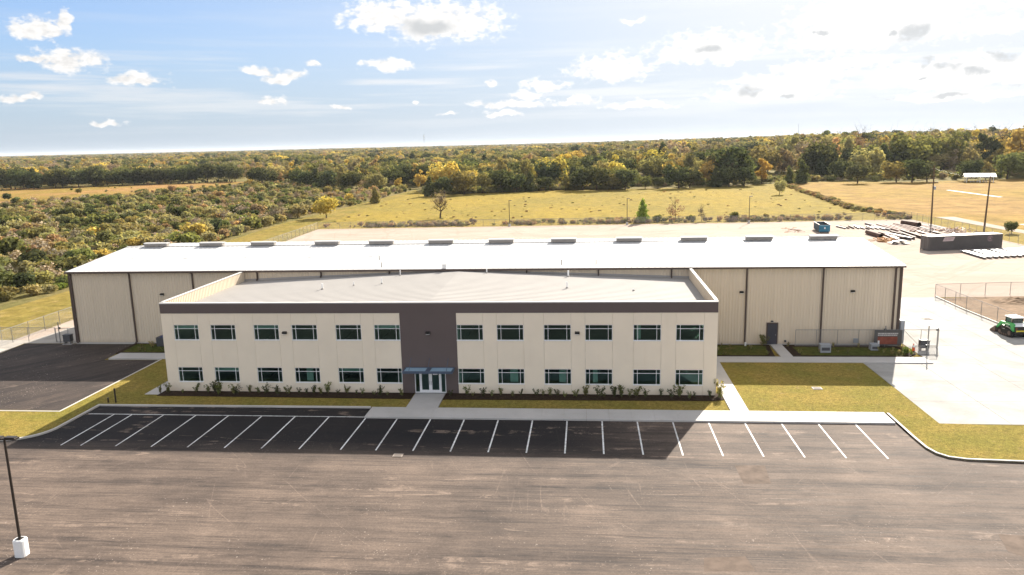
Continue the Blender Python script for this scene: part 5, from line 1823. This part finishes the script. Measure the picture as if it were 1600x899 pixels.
FOREST = []
bands = [(285, 430, 10.0), (430, 700, 10.5), (700, 1300, 13), (1300, 2600, 24), (2600, 5200, 48), (5200, 10500, 95)]
for y0, y1, st_ in bands:
    y = y0
    while y < y1:
        xw0, xw1 = -(y + 57) * math.tan(R(45)), (y + 57) * math.tan(R(35))
        x = xw0
        while x < xw1:
            px, py = x + fr_.uniform(-.45, .45) * st_, y + fr_.uniform(-.45, .45) * st_
            x += st_
            if py < front(px) + 3 or (inside((px, py), CLEAR) and fr_.random() < .93):
                continue
            if y0 < 700 and math.sin(px * .047 + 1.3 * math.sin(py * .031)) + math.sin(py * .052 + px * .017) > 1.05:
                continue
            if (95 < px < 215 and py < 372 and fr_.random() < .93) or (18 < px <= 115 and py < 415 and fr_.random() < .72):
                continue
            kd, tn = pick(fr_, px, py)
            if y0 >= 700:
                sc = {13: 1.1, 24: 1.2, 48: 1.35, 95: 1.6}[st_]
                h = tall(px, py, fr_) * min(sc, 1.3)
                FOREST.append((px, py, h, kd, tn, sc * (st_ / 11) ** .45))
            else:
                NEAR.append((px, py, tall(px, py, fr_), kd, tn, 0))
        y += st_ * .9
vis = [t for t in NEAR if in_view(t[0], t[1], 1)]
vis.sort(key=lambda t: (-t[5], math.hypot(t[0], t[1] + 57) / t[2]))
KINDNAME = {'oak': 'broad', 'leafy': 'upright', 'cedar': 'dense', 'thin': 'sparse'}
TONENAME = {'dark': 'dark green', 'olive': 'olive', 'green': 'mid green', 'gold': 'golden', 'yellow': 'yellow', 'rust': 'rusty', 'bare': 'nearly bare', 'pale': 'pale green', 'pink': 'pinkish brown', 'bright': 'bright green'}
MAXT = 280
MARKS = [(-39, 'the cleared orange field'), (-30, 'the middle of the scrub'), (-22, 'the golden lone tree'), (-19.5, 'the lone brownish bush'), (-11.5, 'the bare pinkish tree'),
         (-5.5, 'the bare-tree yard light'), (3.2, 'the young pine'), (8, 'the rusty sapling'), (11.5, 'the dumpster yard light'), (14.5, 'the blue dumpster'), (20, 'the golden field corner'), (23.2, 'the crossarm pole'), (27.5, 'the white pavilion')]


def landmark(x, az, first):
    m_ = min(MARKS, key=lambda q: abs(q[0] - az))[1]
    return ('at the wood front beyond ' if first else 'in the wood beyond ') + m_

for i, (x, y, h, kd, tn, first) in enumerate(vis[:MAXT]):
    az = math.degrees(math.atan2(x - 1.6, y + 57.2))
    place = landmark(x, az, first)
    size = 'tall' if h > 12.5 else 'small' if h < 9 else 'mid sized'
    lab = '%s %s %s tree %s' % (size, TONENAME[tn], KINDNAME[kd], place)
    tree(kd, tn, x, y, h, lab, lab.replace(' tree ', ' trees '), fr_, width=1.15 if kd == 'oak' else 1.0)
rest = vis[MAXT:] + [t for t in NEAR if not in_view(t[0], t[1], 1)]
FOREST = [(x, y, h, kd, tn, 1.0) for x, y, h, kd, tn, f in rest] + FOREST


# everything farther off reads as one mass: instanced on points
def scatter(name, label, pts, protos):
    """pts: (x, y, z, sx, sz, index)"""
    kc = bpy.data.collections.new(name + '_kinds')
    for i, (me, colr) in enumerate(protos):
        o = bpy.data.objects.new('%s_kind_%03d' % (name, i), me)
        kc.objects.link(o)
    me = bpy.data.meshes.new(name)
    P = np.array(pts, float)
    me.vertices.add(len(P))
    me.vertices.foreach_set('co', P[:, :3].astype(np.float32).ravel())
    at = me.attributes.new('size', 'FLOAT_VECTOR', 'POINT')
    at.data.foreach_set('vector', np.stack([P[:, 3], P[:, 3], P[:, 4]], 1).astype(np.float32).ravel())
    at = me.attributes.new('pick', 'INT', 'POINT')
    at.data.foreach_set('value', P[:, 5].astype(np.int32))
    at = me.attributes.new('turn', 'FLOAT_VECTOR', 'POINT')
    tv = np.zeros((len(P), 3), np.float32)
    tv[:, 2] = RNG.random(len(P)) * 6.28
    at.data.foreach_set('vector', tv.ravel())
    at = me.attributes.new('tone', 'FLOAT_COLOR', 'POINT')
    tn_ = np.array([protos[int(q)][1] for q in P[:, 5]], np.float32)
    tn_[:, :3] *= RNG.uniform(.85, 1.15, (len(P), 1)).astype(np.float32)
    at.data.foreach_set('color', tn_.ravel())
    me.update()
    o = link(name, me)
    o['kind'] = 'stuff'
    o['label'] = label
    ng = bpy.data.node_groups.new(name, 'GeometryNodeTree')
    ng.interface.new_socket('Geometry', in_out='INPUT', socket_type='NodeSocketGeometry')
    ng.interface.new_socket('Geometry', in_out='OUTPUT', socket_type='NodeSocketGeometry')
    N = ng.nodes
    gi, go = N.new('NodeGroupInput'), N.new('NodeGroupOutput')
    ci = N.new('GeometryNodeCollectionInfo')
    ci.inputs['Collection'].default_value = kc
    ci.inputs['Separate Children'].default_value = True
    ci.inputs['Reset Children'].default_value = True
    ip = N.new('GeometryNodeInstanceOnPoints')
    ip.inputs['Pick Instance'].default_value = True

    def attr(nm, ty):
        a = N.new('GeometryNodeInputNamedAttribute')
        a.data_type = ty
        a.inputs['Name'].default_value = nm
        return a.outputs[0]
    Lk = ng.links.new
    m2p = N.new('GeometryNodeMeshToPoints')
    Lk(gi.outputs[0], m2p.inputs[0])
    Lk(m2p.outputs[0], ip.inputs['Points'])
    Lk(ci.outputs[0], ip.inputs['Instance'])
    Lk(attr('pick', 'INT'), ip.inputs['Instance Index'])
    Lk(attr('size', 'FLOAT_VECTOR'), ip.inputs['Scale'])
    e2r = N.new('FunctionNodeEulerToRotation')
    Lk(attr('turn', 'FLOAT_VECTOR'), e2r.inputs[0])
    Lk(e2r.outputs[0], ip.inputs['Rotation'])
    Lk(ip.outputs[0], go.inputs[0])
    md = o.modifiers.new('scatter', 'NODES')
    md.node_group = ng
    return o


protos, index = [], {}
for kd in KINDS:
    for tn in TONES:
        for q in range(2):
            index[(kd, tn, q)] = len(protos)
            protos.append((PROTO[kd][q][0], jitter(fr_, TONES[tn], .12)))
pts = []
for x, y, h, kd, tn, wd in FOREST:
    s = h / KINDS[kd][3]
    pts.append((x, y, -.3, s * wd * (1.15 if kd == 'oak' else 1.05), s, index[(kd, tn, fr_.randrange(2))]))
scatter('distant_forest', 'autumn woodland running to the horizon beyond the fields', pts, protos)

# scrub on the near side of the woods
sg_ = random.Random(9)
SCRUB = [('olive', 6), ('pale', 5), ('green', 4), ('dark', 2), ('rust', .8), ('bare', 4), ('pink', 1.5), ('gold', .5), ('bright', .5)]
names, wts = [a for a, c in SCRUB], [c for a, c in SCRUB]


def scrub_edge(y):
    tab = [(10, -82.3), (56, -82.5), (110, -85.5), (160, -89), (235, -85), (290, -84), (330, -85)]
    for (ya, xa), (yb, xb) in zip(tab[:-1], tab[1:]):
        if ya <= y <= yb:
            return xa + (xb - xa) * (y - ya) / (yb - ya)
    return -85


ORANGE = [(-225, 458), (-322, 432), (-420, 422), (-420, 300), (-330, 250), (-262, 256), (-236, 310), (-214, 390)]
sc_pts = []
y = 30.0
while y < 460:
    st_ = 2.75 if y < 170 else 3.3 if y < 280 else 3.9
    xa = -(y + 57) * math.tan(R(45))
    xb = scrub_edge(min(y, 330))
    x = xb
    while x > xa:
        px, py = x + sg_.uniform(-.9, .3) * st_, y + sg_.uniform(-.5, .5) * st_
        x -= st_
        if px > scrub_edge(min(py, 330)) - .8 or inside((px, py), ORANGE) and sg_.random() < .985 or py > front(px) + 8:
            continue
        n_ = math.sin(px * .09 + 2 * math.sin(py * .05)) + math.sin(py * .075 + px * .03)
        tn = sg_.choices(names, wts)[0]
        if n_ > .6 and sg_.random() < .6:
            tn = sg_.choice(['green', 'olive', 'dark', 'pale'])
        if n_ < -.6 and sg_.random() < .6:
            tn = sg_.choice(['bare', 'pink', 'rust', 'pale'])
        h = sg_.choices([1.4, 2.1, 3.1, 4.6], [3.6, 3.5, 2.4, .8])[0] * sg_.uniform(.8, 1.2) * (.8 if py > 200 else 1)
        k_ = sg_.randrange(5) if tn not in ('bare', 'pink') else 5 + sg_.randrange(2)
        sc_pts.append((px, py, h, tn, k_))
    y += st_
show = [p for p in sc_pts if in_view(p[0], p[1], 0)]
show.sort(key=lambda p: math.hypot(p[0], p[1] + 57) / p[2])
for px, py, h, tn, k_ in show[:290]:
    o = link('shrub', SHRUBS[k_], None, (px, py, -.05), sg_.uniform(0, 6.28))
    o.scale = (h / 3 * sg_.uniform(.9, 1.2), h / 3 * sg_.uniform(.9, 1.2), h / 3)
    o['tone'] = jitter(sg_, TONES[tn])
    sz = 'tall' if h > 4 else 'waist high' if h < 2.2 else 'head high'
    tag(o, (lab := '%s %s shrub %s, %s' % (sz, TONENAME[tn], 'on the edge of the mown strip' if px > scrub_edge(py) - 5 else 'inside the scrub', 'by the warehouse end' if py < 55 else 'abreast the stone yard' if py < 100 else 'abreast the back fence' if py < 160 else 'abreast the green field')), 'shrub', lab.replace(' shrub ', ' shrubs '))
protos, index = [], {}
for tn in TONES:
    for q in range(7):
        index[(tn, q)] = len(protos)
        protos.append((SHRUBS[q], jitter(sg_, TONES[tn], .15)))
used = set(id(p) for p in show[:290])
pts = [(p[0], p[1], -.05, p[2] / 3 * sg_.uniform(.9, 1.25), p[2] / 3, index[(p[3], p[4])]) for p in sc_pts if id(p) not in used]
scatter('scrub', 'dense autumn scrub filling the ground beyond the mown strip', pts, protos)

# weeds along the back fence, tussocks in the field, undergrowth at the wood edge
pts = []
for i in range(900):
    x = sg_.uniform(-72, 86)
    if math.sin(x * .31) + math.sin(x * .13 + 1) + sg_.uniform(-1.6, 1.6) < -.3:
        continue
    y = 144.0 + (x + 71) * .02 + abs(sg_.gauss(0, 3.6)) + 1.0
    tn = sg_.choice(['bare', 'pink', 'rust', 'olive', 'pale'])
    s = sg_.uniform(.18, .5)
    pts.append((x, y, 0, s * 1.2, s, index[(tn, sg_.randrange(7))]))
for i in range(170):
    x = sg_.uniform(-76, 88)
    y = sg_.uniform(152, 290)
    s = sg_.uniform(.1, .3) * (1.6 if sg_.random() < .06 else 1)
    pts.append((x, y, 0, s * 1.3, s * .5, index[(sg_.choice(['olive', 'pale', 'bare', 'rust']), sg_.randrange(7))]))
for i in range(1500):
    x = sg_.uniform(-75, 215)
    y = front(x) + sg_.uniform(-1, 10) + (sg_.uniform(0, 70) if x > 18 else 0)
    s = sg_.uniform(.5, 1.2)
    pts.append((x, y, 0, s * 1.2, s, index[(sg_.choice(['olive', 'pale', 'green', 'pale', 'bare']), sg_.randrange(7))]))
for i in range(260):
    t = sg_.random()
    x, y = (85 - 4.5 * t * 5 if t < .2 else 80.5 + (t - .2) * 14) + sg_.gauss(0, .8), 150 + t * 150
    s = sg_.uniform(.2, .55)
    pts.append((x, y, 0, s * 1.2, s, index[(sg_.choice(['bare', 'olive', 'rust', 'pale']), sg_.randrange(7))]))
scatter('weeds', 'weeds and tussocks along the fences and about the field', pts, protos)

# ------------------------------------------------------------------ planting round the buildings
def sapling_meshes(seed, h, n):
    rng = np.random.default_rng(seed)
    st_ = MB()
    vv = []
    for i in range(n):
        a = rng.uniform(0, 6.28)
        lean = rng.uniform(.08, .42)
        L_ = h * rng.uniform(.65, 1.0)
        p0 = Vector((rng.normal(0, .05), rng.normal(0, .05), 0))
        p1 = p0 + Vector((math.cos(a) * L_ * lean * .5, math.sin(a) * L_ * lean * .5, L_ * .6))
        p2 = p1 + Vector((math.cos(a) * L_ * lean * .9, math.sin(a) * L_ * lean * .9, L_ * .42))
        st_.tube(p0, p1, .014, .01, 4, 'bark', False).tube(p1, p2, .01, .004, 4, 'bark', False)
        m_ = 34
        t = rng.uniform(.25, 1.05, m_)
        c = np.array([tuple(p0.lerp(p1, q / .6) if q < .6 else p1.lerp(p2, (q - .6) / .45)) for q in t]) + rng.normal(scale=.05, size=(m_, 3))
        nr = rng.normal(size=(m_, 3)) + np.array([0, 0, .8])
        nr /= np.linalg.norm(nr, axis=1, keepdims=True)
        tt = np.cross(nr, rng.normal(size=(m_, 3)))
        tt /= np.linalg.norm(tt, axis=1, keepdims=True)
        bt_ = np.cross(nr, tt)
        s = rng.uniform(.05, .11, (m_, 1))
        vv.append(np.stack([c - tt * s, c - bt_ * s * .4, c + tt * s, c + bt_ * s * .4], 1).reshape(-1, 3))
    return quads_mesh('foliage', np.concatenate(vv), 'leaves'), st_.mesh('stem')


SAP = [sapling_meshes(500 + i, .95, 5 + i % 3) for i in range(5)]
pr_ = random.Random(3)


def planting(x, y, h, label, group, tone='green'):
    fm, sm = pr_.choice(SAP)
    r_ = thing('young_shrub', label, 'shrub', (x, y, .13), pr_.uniform(0, 6.28), group)
    s = h / .95
    r_.scale = (s, s, s)
    f_ = link('foliage', fm, r_)
    f_['tone'] = jitter(pr_, TONES[tone], .25)
    link('stem', sm, r_)


ORD = ['first', 'second', 'third', 'fourth', 'fifth', 'sixth']


def under(x):
    side = [w for w in WIN_X if (w < -12) == (x < -12)]
    side.sort(key=lambda w: abs(w + 12.1))
    q = min(range(6), key=lambda i: abs(side[i] - x))
    return 'leggy young shrub below the %s window from the entrance, %s side' % (ORD[q], 'side drive' if x < -12 else 'concrete yard')


x = -36.9
while x < 12.9:
    if not (-13.9 < x < -10.6):
        planting(x + pr_.uniform(-.2, .2), 5.35 + pr_.uniform(-.25, .3), pr_.choice([.45, .6, .7, .8, .95, 1.1]) * pr_.uniform(.9, 1.1),
                 under(x), under(x).replace(' shrub ', ' shrubs '), pr_.choice(['green', 'dark', 'dark', 'green']))
    x += pr_.choice([.5, .7, .9, 1.2])
planting(12.75, 5.9, 1.5, 'sunlit leggy shrub at the sunny corner of the office', None, 'olive')
planting(20.2, 22.2, 1.35, 'tall leafy shrub beside the dark warehouse door', None, 'green')
for i in range(34):
    if pr_.random() < .45:
        x, y = pr_.uniform(12.9, 20.0), pr_.uniform(18.6, 22.4)
        lab, g = 'low shrub in the planting bed between the office and the warehouse door', 'low shrubs before the warehouse door'
    else:
        x, y = pr_.uniform(22.4, 33.3), pr_.uniform(18.6, 21.9)
        lab, g = 'low shrub in the planting bed between the warehouse door and the gates', 'low shrubs by the gates'
    planting(x, y, pr_.uniform(.3, .6), lab, g, pr_.choice(['green', 'olive', 'pale']))
for i in range(16):
    planting(pr_.uniform(-49.4, -37.2), pr_.uniform(19.1, 22.5), pr_.uniform(.4, .8), 'low shrub in the shaded bed beside the dark condenser unit', 'low shrubs by the condenser', pr_.choice(['green', 'olive', 'pale']))
b = MB()
b.prism([(12.7, 18.75), (19.7, 18.75), (20.3, 22.4), (12.7, 22.4)], .1, .14, 'bed_grass')
b.prism([(23.0, 18.75), (32.9, 18.75), (33.7, 19.8), (33.0, 21.6), (22.9, 21.9)], .1, .14, 'bed_grass')
b.prism([(-49.4, 19.1), (-37.0, 19.1), (-37.0, 22.5), (-49.6, 22.5)], .1, .14, 'bed_grass')
struct('ground_cover', b)
for i in range(8):
    planting(pr_.uniform(32.6, 34.2), pr_.uniform(18.6, 20.3), pr_.uniform(.45, .8), 'sunlit bright green shrub at the end of the bed by the gate post', 'sunlit shrubs by the gate post', 'bright')

# ------------------------------------------------------------------ air
mh, kh = new_mat('haze')
for l_ in list(mh.node_tree.links):
    mh.node_tree.links.remove(l_)
pvn = kh.n('ShaderNodeVolumePrincipled')
kh.put(pvn.inputs['Color'], (0.80, 0.85, 0.92))
pvn.inputs['Density'].default_value = 0.000042
pvn.inputs['Anisotropy'].default_value = 0.2
mh.node_tree.links.new(pvn.outputs[0], kh.out.inputs['Volume'])
o = link('haze', MB().box(-16500, 16500, -16500, 16500, -1.0, 62.0, 'haze').mesh('haze'))
o['kind'] = 'stuff'
o['label'] = 'thin pale haze in the air over the whole place'
